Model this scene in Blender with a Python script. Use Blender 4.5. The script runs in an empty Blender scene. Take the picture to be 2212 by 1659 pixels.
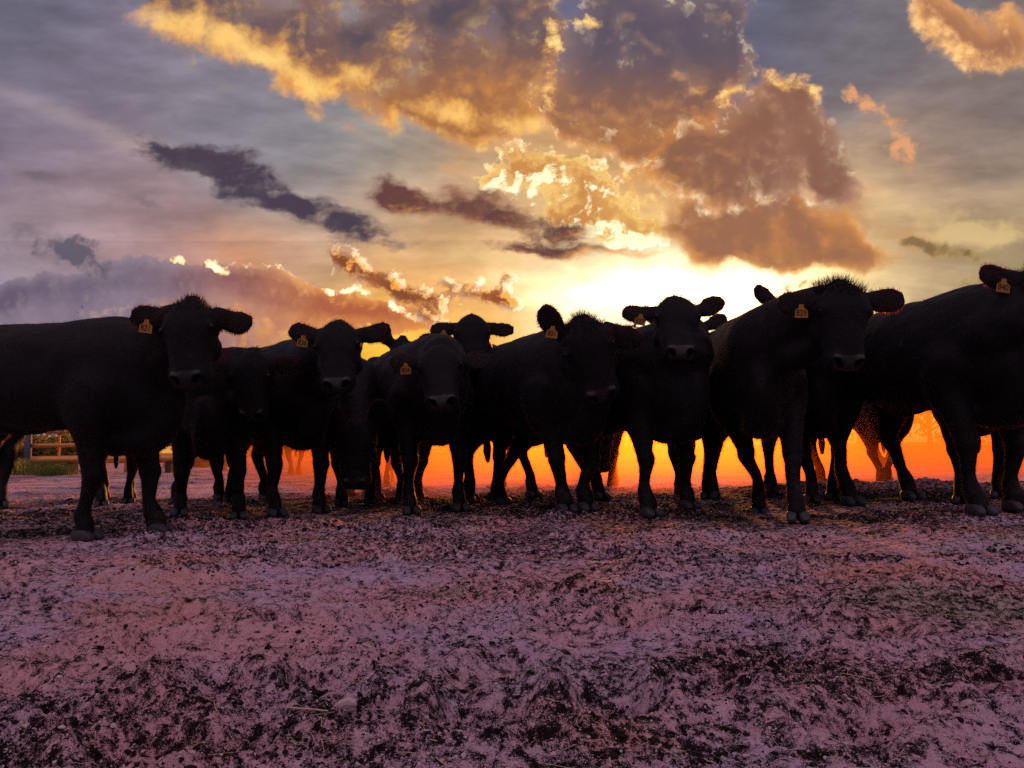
import bpy, math, random
import numpy as np
from mathutils import Vector, Matrix

rng = np.random.default_rng(7)
random.seed(7)
S = bpy.context.scene
COL = S.collection

# ------------------------------------------------------------------ camera
CAM_H, FPX = 0.50, 773.0
PITCH, ROLL = math.radians(4.73), math.radians(0.8)
F = Vector((0, math.cos(PITCH), math.sin(PITCH)))
R0 = Vector((1, 0, 0)); U0 = Vector((0, -math.sin(PITCH), math.cos(PITCH)))
R = R0 * math.cos(ROLL) - U0 * math.sin(ROLL)
U = U0 * math.cos(ROLL) + R0 * math.sin(ROLL)
cam_d = bpy.data.cameras.new('camera'); cam = bpy.data.objects.new('camera', cam_d); COL.objects.link(cam)
cam_d.sensor_width = 36; cam_d.lens = 36 * FPX / 1024; cam_d.clip_start = 0.05; cam_d.clip_end = 8000
M = Matrix(((R.x, U.x, -F.x, 0), (R.y, U.y, -F.y, 0), (R.z, U.z, -F.z, CAM_H), (0, 0, 0, 1)))
cam.matrix_world = M
S.camera = cam
S.render.engine = 'CYCLES'
S.view_settings.view_transform = 'Standard'; S.view_settings.look = 'None'
S.view_settings.exposure = 0.0; S.view_settings.gamma = 1.0
S.cycles.use_denoising = False
S.cycles.use_adaptive_sampling = True; S.cycles.adaptive_threshold = .012; S.cycles.adaptive_min_samples = 24; S.cycles.max_bounces = 4; S.cycles.volume_max_steps = 64; S.cycles.diffuse_bounces = 2; S.cycles.volume_bounces = 0; S.cycles.transparent_max_bounces = 8
DK = 1024 / 2212.0                      # the photograph was measured in a 2212 px wide view

def ray(dx, dy):
    return F + R * ((dx * DK - 512) / FPX) - U * ((dy * DK - 384) / FPX)
def at(dx, dy, depth):                  # point seen at (dx, dy), `depth` metres away along +Y
    d = ray(dx, dy); return Vector((0, 0, CAM_H)) + d * (depth / d.y)
def on_ground(dx, dy):
    d = ray(dx, dy); t = -CAM_H / d.z; return Vector((d.x * t, d.y * t, 0))

def lin(c, k=1.0):
    o = []
    for v in c:
        v /= 255.0
        o.append((v / 12.92 if v <= 0.04045 else ((v + 0.055) / 1.055) ** 2.4) * k)
    return tuple(o)

# ------------------------------------------------------------------ node helper
class X:
    """a socket with arithmetic"""
    def __init__(s, nt, sock): s.nt, s.s = nt, sock
    def _m(s, op, *a, clamp=False):
        n = s.nt.nodes.new('ShaderNodeMath'); n.operation = op; n.use_clamp = clamp
        for i, v in enumerate((s,) + a):
            if isinstance(v, X): s.nt.links.new(v.s, n.inputs[i])
            else: n.inputs[i].default_value = v
        return X(s.nt, n.outputs[0])
    def __add__(s, o): return s._m('ADD', o)
    def __sub__(s, o): return s._m('SUBTRACT', o)
    def __mul__(s, o): return s._m('MULTIPLY', o)
    def __truediv__(s, o): return s._m('DIVIDE', o)
    def __pow__(s, o): return s._m('POWER', o)
    def exp(s): return s._m('EXPONENT')
    def ss(s, a, b):
        n = s.nt.nodes.new('ShaderNodeMapRange'); n.interpolation_type = 'SMOOTHSTEP'
        s.nt.links.new(s.s, n.inputs['Value']); n.inputs['From Min'].default_value = a; n.inputs['From Max'].default_value = b
        if a > b:
            n.inputs['From Min'].default_value = b; n.inputs['From Max'].default_value = a
            n.inputs['To Min'].default_value = 1; n.inputs['To Max'].default_value = 0
        return X(s.nt, n.outputs['Result'])
def vm(nt, op, *a, out=0):
    n = nt.nodes.new('ShaderNodeVectorMath'); n.operation = op
    for i, v in enumerate(a):
        k = i
        if op == 'SCALE' and i == 1: k = 3
        if isinstance(v, X): nt.links.new(v.s, n.inputs[k])
        else: n.inputs[k].default_value = v
    return X(nt, n.outputs[out if op not in ('DOT_PRODUCT', 'LENGTH', 'DISTANCE') else 1])
def noise(nt, vec, scale, detail=6, rough=0.58, w=None, out='Fac', dist=0.0, lac=2.0):
    n = nt.nodes.new('ShaderNodeTexNoise'); n.noise_dimensions = '3D'
    n.inputs['Scale'].default_value = scale; n.inputs['Detail'].default_value = detail
    n.inputs['Roughness'].default_value = rough; n.inputs['Distortion'].default_value = dist
    n.inputs['Lacunarity'].default_value = lac
    if vec is not None: nt.links.new(vec.s, n.inputs['Vector'])
    return X(nt, n.outputs[out])
def mixc(nt, fac, a, b):
    n = nt.nodes.new('ShaderNodeMix'); n.data_type = 'RGBA'; n.clamp_factor = True
    for key, v in (('Factor_Float', fac), ('A_Color', a), ('B_Color', b)):
        sock = [i for i in n.inputs if i.identifier == key][0]
        if isinstance(v, X): nt.links.new(v.s, sock)
        elif key == 'Factor_Float': sock.default_value = v
        else: sock.default_value = tuple(v) + (1,)
    return X(nt, [o for o in n.outputs if o.identifier == 'Result_Color'][0])
def c2v(nt, c):                         # colour to vector and back without hidden conversion nodes
    a = nt.nodes.new('ShaderNodeSeparateColor'); b = nt.nodes.new('ShaderNodeCombineXYZ'); nt.links.new(c.s, a.inputs[0])
    for i in range(3): nt.links.new(a.outputs[i], b.inputs[i])
    return X(nt, b.outputs[0])
def v2c(nt, c):
    a = nt.nodes.new('ShaderNodeSeparateXYZ'); b = nt.nodes.new('ShaderNodeCombineColor'); nt.links.new(c.s, a.inputs[0])
    for i in range(3): nt.links.new(a.outputs[i], b.inputs[i])
    return X(nt, b.outputs[0])
def mapping(nt, vec, loc=(0, 0, 0), rot=0.0, scale=(1, 1, 1), kind='POINT'):
    n = nt.nodes.new('ShaderNodeMapping'); n.vector_type = kind
    nt.links.new(vec.s, n.inputs['Vector'])
    n.inputs['Location'].default_value = loc; n.inputs['Rotation'].default_value = (0, 0, rot); n.inputs['Scale'].default_value = scale
    return X(nt, n.outputs[0])

# ------------------------------------------------------------------ sun and sky
SUN_D = (1400, 620)
sdir = ray(*SUN_D).normalized(); sdir = Vector((sdir.x, sdir.y, 0)).normalized() * math.cos(math.radians(9.0)) + Vector((0, 0, math.sin(math.radians(9.0))))
SUN_EL = math.asin(sdir.z); SUN_AZ = math.atan2(sdir.x, sdir.y)
ld = bpy.data.lights.new('sun', 'SUN'); ld.energy = 5.0; ld.angle = math.radians(3.0); ld.color = (1.0, 0.36, 0.10)
sun = bpy.data.objects.new('sun', ld); COL.objects.link(sun)
sun.rotation_euler = (-sdir).to_track_quat('-Z', 'Y').to_euler()

world = bpy.data.worlds.new('World'); S.world = world; world.use_nodes = True
nt = world.node_tree; nt.nodes.clear()
tc = nt.nodes.new('ShaderNodeTexCoord'); D_ = X(nt, tc.outputs['Generated'])
# a fixed compass frame on the sky: distances across the sky in hundredths of the measured view
dF = vm(nt, 'DOT_PRODUCT', D_, tuple(F)); dFc = dF._m('MAXIMUM', 0.12)
px_ = vm(nt, 'DOT_PRODUCT', D_, tuple(R)) / dFc * (FPX / DK / 100) + 512 / DK / 100
py_ = vm(nt, 'DOT_PRODUCT', D_, tuple(U)) / dFc * (-FPX / DK / 100) + 384 / DK / 100
cx = nt.nodes.new('ShaderNodeCombineXYZ'); nt.links.new(px_.s, cx.inputs[0]); nt.links.new(py_.s, cx.inputs[1])
P0 = X(nt, cx.outputs[0])
wn = vm(nt, 'SUBTRACT', c2v(nt, noise(nt, P0, 0.55, 4, 0.5, out='Color')), (.5, .5, .5))
PB = vm(nt, 'ADD', P0, vm(nt, 'SCALE', wn, 1.3))
BASE = [(0.3, .6, 110, 108, 124), (1.5, 2.0, 130, 122, 138), (.8, 3.5, 126, 115, 130), (2.0, 4.6, 160, 138, 144), (1.0, 5.3, 156, 136, 138),
        (.5, 6.4, 150, 140, 158), (3.2, 6.6, 172, 138, 132), (5.5, 6.9, 196, 136, 96), (6.8, 3.2, 138, 135, 141), (5, 2.2, 134, 128, 138),
        (8.5, 3.6, 148, 146, 140), (9.5, 5.3, 205, 172, 132), (7, 5.5, 188, 158, 138), (8, 7.5, 240, 190, 60), (9.3, 6.2, 225, 160, 80),
        (11, 5.7, 236, 196, 136), (12.2, 6.2, 255, 240, 200), (12.5, 4.2, 206, 168, 118), (11.8, 3.2, 190, 148, 104), (17.6, 5.9, 244, 218, 160),
        (19.5, 4.4, 196, 166, 130), (20.5, 3.2, 138, 121, 118), (21.5, 5.0, 168, 145, 124), (21.8, 5.8, 168, 150, 110), (18, 1.0, 122, 115, 122),
        (19, .5, 116, 112, 120), (16.5, .2, 102, 103, 122), (11.4, .1, 108, 108, 132), (21.5, 2.2, 130, 119, 116), (11, 9.3, 240, 222, 105),
        (5, 9.5, 225, 200, 105), (18, 9.3, 255, 205, 110), (.5, 8.5, 150, 140, 140), (10.2, 7.3, 250, 180, 60), (9.8, 3.9, 164, 150, 138), (10.1, 5.0, 208, 168, 126), (10.3, 4.4, 190, 158, 128)]
acc = None; wsum = None
for (bx, by, r, g, b) in BASE:
    d = vm(nt, 'DISTANCE', PB, (bx, by, 0))
    w = (d * d * (-1 / 1.9)).exp()
    t = vm(nt, 'SCALE', lin((r, g, b)), w)
    acc = t if acc is None else vm(nt, 'ADD', acc, t)
    wsum = w if wsum is None else wsum + w
acc = vm(nt, 'ADD', acc, tuple(v * .002 for v in lin((112, 108, 126)))); wsum = wsum + .002
base = vm(nt, 'SCALE', acc, wsum._m('POWER', -1.0))
SUNP = (SUN_D[0] / 100, SUN_D[1] / 100, 0)
sv = mapping(nt, PB, (14.6, 6.25, 0), 0.03, (2.4, .52, 1), 'TEXTURE'); sl = vm(nt, 'DOT_PRODUCT', sv, sv)
glow = (sl * -1).exp()
base = vm(nt, 'ADD', base, vm(nt, 'SCALE', (1.8, 1.5, 1.0), glow))
# the pale shaft of light at the left and fine veil texture
rv = mapping(nt, P0, (4.5, 3.7, 0), math.radians(21), (5.5, .22, 1), 'TEXTURE'); rl = vm(nt, 'DOT_PRODUCT', rv, rv)
base = vm(nt, 'ADD', base, vm(nt, 'SCALE', (.10, .075, .045), (rl * -1).exp()))
rx_ = px_ - SUN_D[0] / 100; ry_ = py_ - 5.2
ra = ry_._m('ARCTAN2', rx_); cr_ = nt.nodes.new('ShaderNodeCombineXYZ'); nt.links.new(ra.s, cr_.inputs[0])
rays = (noise(nt, X(nt, cr_.outputs[0]), 9.0, 4, .6) - .5) * (rx_._m('ABSOLUTE').ss(1.5, 6.0)) * .62 + 1.0
base = vm(nt, 'SCALE', base, rays)
veil = noise(nt, mapping(nt, P0, (0, 0, 0), math.radians(-22), (.35, 1.5, 1)), 1.1, 7, .55)
base = vm(nt, 'SCALE', base, veil * 0.9 + 0.55)
mott = noise(nt, mapping(nt, PB, (0, 0, 0), math.radians(-15), (.55, 1.2, 1)), .8, 7, .58)
base = vm(nt, 'SCALE', base, mott * .8 + 0.6)

TOSUN = vm(nt, 'NORMALIZE', vm(nt, 'SUBTRACT', SUNP, P0))
sd = vm(nt, 'DISTANCE', P0, SUNP)
NEAR = (sd * sd * (-1 / 70.0)).exp()
WHT = lin((255, 246, 215), 1.1)
def L(*c): return lin(c)
sep = nt.nodes.new('ShaderNodeSeparateXYZ'); nt.links.new(P0.s, sep.inputs[0]); PX_ = X(nt, sep.outputs[0]); PY_ = X(nt, sep.outputs[1])
def fields(p):                          # the turbulence all the clouds share: warp, billows, fine edges, streaks
    w = vm(nt, 'SUBTRACT', c2v(nt, noise(nt, p, .75, 5, .55, out='Color')), (.5, .5, .5))
    q = vm(nt, 'ADD', p, vm(nt, 'SCALE', w, .6))
    b = noise(nt, q, .85, 5, .50); f = noise(nt, q, 2.4, 7, .62)
    s = noise(nt, mapping(nt, q, (0, 0, 0), math.radians(-18), (.5, 1.7, 1)), .9, 6, .58)
    return p, w, b, f, s
FA = fields(P0); FB = fields(vm(nt, 'ADD', P0, vm(nt, 'SCALE', TOSUN, .22)))
SPARK = FA[3].ss(.50, .64); TONE = (FA[2] - .5) * -1.7 + (FA[3] - .5) * -.55
def light(c):                           # a sky colour as a light-giving background, layered by mixing shaders
    n = nt.nodes.new('ShaderNodeBackground'); gm_ = nt.nodes.new('ShaderNodeGamma'); gm_.inputs['Gamma'].default_value = 1.14
    nt.links.new(c.s, gm_.inputs['Color']); nt.links.new(gm_.outputs[0], n.inputs['Color']); n.inputs['Strength'].default_value = 1.24; return X(nt, n.outputs[0])
def over(fac, a, c):
    n = nt.nodes.new('ShaderNodeMixShader'); nt.links.new(fac.s, n.inputs[0]); nt.links.new(a.s, n.inputs[1]); nt.links.new(light(c).s, n.inputs[2])
    return X(nt, n.outputs[0])
def cloud(col, name, blobs, cols, wa=.45, na=1.2, nf=.5, kind='b', th=.5, soft=.45, lk=1.3, l0=0.0, amax=1.0, rim=1.0, sil=0.0, thick=1.0):
    g = bpy.data.node_groups.new(name, 'ShaderNodeTree')
    for nm, ty in (('P', 'Vector'), ('W', 'Vector'), ('N', 'Float'), ('E', 'Float')): g.interface.new_socket(nm, in_out='INPUT', socket_type='NodeSocket' + ty)
    g.interface.new_socket('Density', in_out='OUTPUT', socket_type='NodeSocketFloat')
    gi = g.nodes.new('NodeGroupInput'); go = g.nodes.new('NodeGroupOutput')
    q = vm(g, 'ADD', X(g, gi.outputs[0]), vm(g, 'SCALE', X(g, gi.outputs[1]), wa * 2))
    f = None
    for b in blobs:
        x, y, rx, ry = b[:4]; rot = math.radians(b[4]) if len(b) > 4 else 0; a = b[5] if len(b) > 5 else 1.0
        m = mapping(g, q, (x, y, 0), rot, (rx, ry, 1), 'TEXTURE'); e = (vm(g, 'DOT_PRODUCT', m, m) * -1).exp()
        if a != 1.0: e = e * a
        f = e if f is None else f + e
    pres = (f * 3.2)._m('MINIMUM', 1.0)
    f = f._m('MINIMUM', 1.45) + ((X(g, gi.outputs[2]) - .5) * (na * 2) + (X(g, gi.outputs[3]) - .5) * (nf * 2)) * pres
    g.links.new(f.s, go.inputs[0])
    def inst(F_):
        n = nt.nodes.new('ShaderNodeGroup'); n.node_tree = g; k = {'b': 2, 'f': 3, 's': 4}[kind]
        for i, v in enumerate((F_[0], F_[1], F_[k], F_[3])): nt.links.new(v.s, n.inputs[i])
        return X(nt, n.outputs[0])
    f1 = inst(FA)
    alpha = f1.ss(th, th + soft) * amax
    c = mixc(nt, f1.ss(th, th + thick) + TONE, cols[1], cols[0])
    if lk:
        f2 = inst(FB)
        lit = ((f1 - f2) * lk + l0).ss(0.0, 1.0)
        c = mixc(nt, lit, c, cols[2])
        if rim > 0 or sil > 0:
            edge = f1.ss(th + soft * 1.5, th + soft * .35)
            k = lit * rim if not sil else lit * rim + SPARK * sil
            c = mixc(nt, edge * NEAR * k, c, cols[3] if len(cols) > 3 else cols[2])
    return over(alpha, col, c)
def ramp(v, a, b, c0, c1): return mixc(nt, v.ss(a, b), c0, c1)
sky = light(v2c(nt, base))
sky = cloud(sky, 'veil_streaks', [(1.0, 3.95, 1.1, .3, 5), (2.9, 4.3, 1.0, .25, 25), (2.4, 2.0, .6, .3, 30, .7), (7.5, 3.2, 1.5, .3, 14, .6), (.5, 4.8, .8, .3)], [L(98, 89, 101), L(124, 112, 118)], kind='s', amax=.6, lk=0, soft=.8, nf=.3)
sky = cloud(sky, 'cream_veil', [(19.5, 4.6, 2.4, .5, 4), (20.8, 5.1, 1.6, .3, -4), (10.2, 5.6, 2.2, .3, 6), (7.2, 2.9, 1.0, .35, 12, .6)], [L(226, 198, 142), L(206, 176, 128)], kind='s', amax=.55, lk=0, soft=.9)
sky = cloud(sky, 'soft_bank', [(10.5, 1.5, 3.5, 2.0, 15), (15.0, 2.8, 3.6, 2.2, 25), (17.5, 4.6, 2.6, .9, 10), (6.0, 1.0, 3.0, 1.0, 20), (20.8, .8, 1.6, .9, 25)],
            [ramp(PY_, .5, 4.0, L(112, 100, 108), L(168, 128, 98)), ramp(PY_, .5, 4.0, L(136, 120, 120), L(206, 160, 110))], wa=.6, na=1.4, nf=.5, th=.40, soft=1.1, lk=0, amax=.65, thick=1.2)
sky = cloud(sky, 'bright_heads', [(11.0, 3.5, .55, .5), (11.6, 3.8, .5, .3), (12.3, 3.9, .7, .55, 25), (13.1, 4.4, .8, .55, 28), (13.9, 5.0, .6, .5), (12.6, 4.8, 1.0, .35, 15), (10.5, 4.0, .5, .2)],
            [L(196, 140, 84), L(240, 204, 128), L(255, 244, 200), lin((255, 248, 218), 1.1)], kind='f', wa=.40, na=1.1, nf=.4, th=.40, soft=.42, lk=1.8, l0=.05, sil=.6)
sky = cloud(sky, 'low_bank', [(.0, 6.45, 1.1, .4), (1.4, 6.25, 1.0, .4), (2.8, 5.95, .8, .5), (4.2, 6.0, .9, .42), (5.5, 6.15, 1.0, .42, 4), (6.7, 6.5, 1.2, .42, 9), (8.4, 6.8, 1.3, .33, 9), (3.0, 7.3, 5.0, .85)],
            [ramp(PX_, 2.5, 8.0, L(106, 94, 113), L(172, 102, 70)), ramp(PX_, 2.5, 8.0, L(138, 124, 138), L(210, 142, 84)), ramp(PX_, 3, 8.0, L(164, 148, 150), L(240, 176, 98)), lin((255, 240, 205), 1.1)],
            kind='f', wa=.32, na=.62, nf=.2, soft=.26, lk=1.0, rim=1.6, sil=.9, thick=1.2)
sky = cloud(sky, 'left_puff', [(1.1, 5.3, 1.0, .36, 10), (1.9, 5.65, .7, .32, 22)], [L(104, 96, 110), L(134, 121, 126)], kind='f', wa=.45, na=1.4, nf=.3, th=.40, soft=.9, lk=0)
sky = cloud(sky, 'amber_scraps', [(7.4, 5.6, .6, .26, 35), (8.2, 6.0, .8, .30, 22), (9.0, 6.45, .7, .24, 12), (10.2, 6.4, .85, .30, 14), (11.0, 6.65, .5, .24, 15), (9.4, 6.85, .55, .2, 8), (11.05, 6.1, .3, .2, -30)],
            [L(134, 80, 54), L(184, 110, 62), L(246, 172, 84), WHT], kind='f', wa=.46, na=1.5, nf=.4, th=.42, soft=.75, lk=1.3, rim=1.0, sil=.7)
sky = cloud(sky, 'rim_sparks', [(4.05, 5.62, .40, .11, 10), (4.7, 5.80, .3, .13, 40), (5.6, 5.74, .5, .09, 5), (6.95, 6.2, .6, .09, 14), (7.75, 6.3, .4, .09, 8), (8.5, 6.62, .5, .10, 38), (9.3, 6.3, .4, .12, 30), (10.3, 6.2, .6, .07, 12)],
            [lin((255, 244, 210), 1.1), L(250, 212, 150)], kind='f', wa=.32, na=1.9, nf=.7, th=.46, soft=.55, lk=0, amax=.9)
sky = cloud(sky, 'left_streak', [(3.1, 3.05, 1.2, .32, 12), (4.5, 3.5, 1.2, .38, 19), (5.4, 4.0, 1.1, .36, 15), (6.7, 4.55, 1.1, .30, 18), (8.0, 5.0, 1.1, .28, 11), (5.6, 3.75, 1.1, .34, 25, .7)],
            [L(80, 70, 83), L(120, 106, 110)], kind='s', wa=.46, na=1.9, nf=.7, th=.36, soft=1.15, lk=0)
sky = cloud(sky, 'wine_cloud', [(9.5, 4.4, 1.2, .44, 8), (11.0, 4.6, 1.4, .5, 8), (12.3, 4.95, .9, .24, 6), (11.9, 5.36, 1.3, .2, 6), (13.5, 5.5, .9, .2, 5), (8.5, 4.2, .6, .36, 25)],
            [L(108, 74, 70), L(156, 110, 88), L(214, 150, 96), L(250, 205, 130)], kind='s', wa=.45, na=1.5, nf=.6, th=.42, soft=.95, lk=.7, rim=.5)
sky = cloud(sky, 'golden_bank', [(3.6, .1, 1.0, .85, 15), (5.3, .6, 1.5, .85, 20), (6.7, 1.4, 1.0, .95, 30), (8.6, 1.2, 1.7, 1.4, 15), (10.6, 1.8, 1.6, 1.4, 20), (9, -.6, 5, 1.2), (10.6, 2.7, 1.3, .5, 15), (8.9, 2.2, 1.4, .55, 18), (11.6, .8, .7, 1.2)],
            [ramp(PY_, .3, 2.8, L(98, 86, 97), L(160, 110, 76)), ramp(PY_, .2, 2.0, L(166, 128, 104), L(222, 156, 78)), ramp(PX_, 8.2, 11, L(252, 196, 104), L(214, 152, 88)), L(255, 232, 160)], wa=.55, na=1.35, nf=.28, th=.44, soft=.85, lk=1.0, l0=.04, rim=.5, sil=.5, thick=1.2)
sky = cloud(sky, 'slate_masses', [(7.7, .7, .5, 1.0, -8), (11.0, .5, .8, .7), (9.6, .2, .8, .5), (3.2, .0, 1, .3)], [L(80, 75, 90), L(100, 91, 100)], wa=.55, na=1.3, nf=.4, th=.35, soft=.9, lk=0, amax=.8)
sky = cloud(sky, 'gleams', [(3.2, .5, .8, .4, 25), (4.6, .7, 1.2, .5, 30), (5.9, 1.25, .9, .45, 35), (6.8, 2.0, .5, .45, 10), (7.7, 1.7, .7, .3, 20), (8.9, 1.0, .5, .5, 20), (9.7, 2.45, 1.4, .28, 12), (11.5, 2.8, .8, .3, 20)],
            [L(255, 218, 136), L(240, 172, 88)], wa=.5, na=1.1, nf=.6, th=.30, soft=1.1, lk=0, amax=.8, thick=1.3)
sky = cloud(sky, 'tower', [(13.0, .7, 1.2, 1.4), (14.3, 1.2, 1.6, 1.2), (15.2, 1.4, 1.0, 1.1), (13, -1, 2, 1), (13.2, 2.4, 1.1, .9), (14.6, 2.5, 1.3, .9), (13.6, 3.3, .9, .55, 35), (12.2, 2.7, .8, .5, 30), (15.6, .6, .7, .8)],
            [ramp(PY_, .8, 3.0, L(94, 86, 100), L(138, 100, 84)), ramp(PY_, .8, 3.2, L(134, 116, 118), L(218, 150, 74)), ramp(PY_, .6, 3.5, L(214, 170, 130), L(228, 158, 78)), lin((255, 238, 200), 1.08)],
            wa=.50, na=1.3, nf=.26, soft=.6, lk=.9, rim=1.0, sil=1.0, thick=1.2)
sky = cloud(sky, 'lower_mass', [(15.0, 4.9, .9, .6), (15.6, 5.3, 1.2, .45, 6), (16.5, 5.3, 1.5, .6, 8), (17.6, 5.2, 1.0, .55), (18.9, 5.65, 1.2, .40, 8), (15.6, 4.3, 1.2, .5, 10), (17.0, 4.4, 1.2, .6)],
            [L(150, 108, 86), L(212, 148, 82), L(214, 152, 92), lin((255, 232, 180), 1.05)], wa=.50, na=1.25, nf=.26, soft=.65, lk=.7, rim=.7, sil=.25, thick=1.1)
sky = cloud(sky, 'middle_mass', [(14.6, 3.3, 1.1, .6, 30), (15.8, 3.0, 1.3, 1.0), (17.0, 2.7, 1.1, .9), (18.1, 3.3, .7, .6), (16.2, 4.0, 1.4, .6), (17.2, 2.05, .6, .4), (17.9, 4.0, .6, .6), (15.0, 3.9, .9, .5, 30)],
            [L(136, 99, 84), ramp(PX_, 14.5, 17, L(212, 144, 72), L(176, 136, 116)), ramp(PX_, 14.5, 17, L(230, 160, 80), L(226, 182, 140)), lin((255, 240, 204), 1.08)],
            wa=.52, na=1.3, nf=.28, soft=.65, lk=.8, rim=.8, sil=.6, thick=1.1)
sky = cloud(sky, 'sun_gleams', [(15.9, 2.0, .55, .22, -40), (16.9, 1.75, .4, .2, 20), (17.6, 1.9, .4, .22, 35), (11.95, 2.0, .2, .55, 5), (11.9, .8, .2, .5, 5), (12.7, .48, .4, .15), (13.9, 4.2, .9, .25, 42)],
            [L(255, 228, 150), L(234, 170, 96)], kind='f', wa=.4, na=1.2, nf=.4, th=.32, soft=1.0, lk=0, amax=.85, thick=1.2)
sky = cloud(sky, 'corner_cloud', [(20.0, .1, .9, .6, 35), (20.9, .85, 1.0, .65, 30), (21.9, 1.0, .7, .7)], [L(160, 114, 90), L(226, 166, 106), L(255, 206, 138), L(255, 226, 170)], wa=.45, na=1.1, nf=.5, th=.46, soft=.6, lk=1.2, rim=.6, sil=.6)
sky = cloud(sky, 'right_puffs', [(18.75, 2.2, .35, .26), (19.35, 2.6, .45, .26, 45), (19.6, 3.35, .45, .42), (18.4, 2.0, .25, .16)], [L(224, 164, 118), L(186, 146, 118)], kind='f', wa=.35, na=1.1, nf=.3, th=.45, soft=.7, lk=0, amax=.9)
sky = cloud(sky, 'right_bars', [(20.6, 5.38, .9, .24, 8), (21.3, 6.1, .8, .24, -6), (17.25, 6.25, .5, .26), (19.8, 5.25, .5, .16, 10)], [L(122, 100, 74), L(176, 146, 96)], kind='f', wa=.35, na=1.1, nf=.3, th=.45, soft=.7, lk=0)
# behind camera: sky texture plus added fill light, strongest overhead; front: the clouds above
ns_ = nt.nodes.new('ShaderNodeTexSky'); ns_.sky_type = 'NISHITA'; ns_.sun_disc = False
ns_.sun_elevation = SUN_EL; ns_.sun_rotation = SUN_AZ; ns_.dust_density = 3.0
nish = vm(nt, 'SCALE', c2v(nt, X(nt, ns_.outputs[0])), 0.06)
sz_ = nt.nodes.new('ShaderNodeSeparateXYZ'); nt.links.new(D_.s, sz_.inputs[0]); zen = X(nt, sz_.outputs[2]).ss(.05, .85)
back = v2c(nt, vm(nt, 'ADD', nish, vm(nt, 'ADD', (.09, .06, .075), vm(nt, 'SCALE', (.46, .275, .315), zen))))
sky = over(dF.ss(.42, .10), sky, back)
wo = nt.nodes.new('ShaderNodeOutputWorld'); nt.links.new(sky.s, wo.inputs[0])
world.cycles.sampling_method = 'NONE'
#SKYEND

# ------------------------------------------------------------------ small helpers
def tag(o, label=None, cat=None, group=None, kind=None):
    for k, v in (('label', label), ('category', cat), ('group', group), ('kind', kind)):
        if v: o[k] = v
    return o
def empty(name, loc, label=None, cat=None, group=None):
    o = bpy.data.objects.new(name, None); COL.objects.link(o); o.location = loc; o.empty_display_size = .2
    return tag(o, label, cat, group)
def link_mesh(name, me, parent=None, mats=()):
    o = bpy.data.objects.new(name, me); COL.objects.link(o)
    for m in mats: me.materials.append(m)
    if parent: o.parent = parent
    return o
def np_mesh(name, v, f, smooth=True):
    """v (n,3); f (m,3) or (m,4) int arrays"""
    v = np.asarray(v, np.float32); f = np.asarray(f, np.int32)
    me = bpy.data.meshes.new(name); k = f.shape[1]
    me.vertices.add(len(v)); me.vertices.foreach_set('co', v.ravel())
    me.loops.add(f.size); me.loops.foreach_set('vertex_index', f.ravel())
    me.polygons.add(len(f)); me.polygons.foreach_set('loop_start', np.arange(0, f.size, k, dtype=np.int32))
    me.polygons.foreach_set('use_smooth', np.full(len(f), smooth, bool))
    me.update(calc_edges=True); me.validate(); return me
def mat(name):
    m = bpy.data.materials.new(name); m.use_nodes = True; t = m.node_tree
    return m, t, t.nodes['Principled BSDF'], t.nodes['Material Output']
def plain(name, c, rough=.7, spec=.3, var=.25, scale=30):
    m, t, b, o = mat(name)
    g = t.nodes.new('ShaderNodeNewGeometry'); n = noise(t, X(t, g.outputs['Position']), scale, 5, .6)
    k = n * (2 * var) + (1 - var)
    t.links.new(vm(t, 'SCALE', c, k).s, b.inputs['Base Color'])
    b.inputs['Roughness'].default_value = rough; b.inputs['Specular IOR Level'].default_value = spec
    return m

# ------------------------------------------------------------------ ground
def _hash(ix, iy, s):
    h = (ix.astype(np.int64) * 374761393 + iy.astype(np.int64) * 668265263 + s * 1274126177) & 0xffffffff
    h = ((h ^ (h >> 13)) * 1274126177) & 0xffffffff
    return ((h ^ (h >> 16)) & 0xffff) / 65535.0
def vnoise(x, y, s):
    ix = np.floor(x); iy = np.floor(y); fx = x - ix; fy = y - iy
    ux = fx * fx * fx * (fx * (fx * 6 - 15) + 10); uy = fy * fy * fy * (fy * (fy * 6 - 15) + 10)
    a = _hash(ix, iy, s); b = _hash(ix + 1, iy, s); c = _hash(ix, iy + 1, s); d = _hash(ix + 1, iy + 1, s)
    return (a + (b - a) * ux) * (1 - uy) + (c + (d - c) * ux) * uy
def fbm(x, y, s, o=4, g=.5):
    r = 0; a = 1; t = 0
    for i in range(o):
        r = r + a * vnoise(x * 2 ** i + 17.3 * i, y * 2 ** i - 9.1 * i, s + i); t += a; a *= g
    return r / t
_hr = np.random.default_rng(11)
HOOFPRINTS = [(math.sin(a_) * d_, math.cos(a_) * d_, 0) for a_, d_ in zip(_hr.uniform(-.62, .62, 70), 1.3 * (6.5 / 1.3) ** _hr.uniform(0, 1, 70))]
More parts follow.
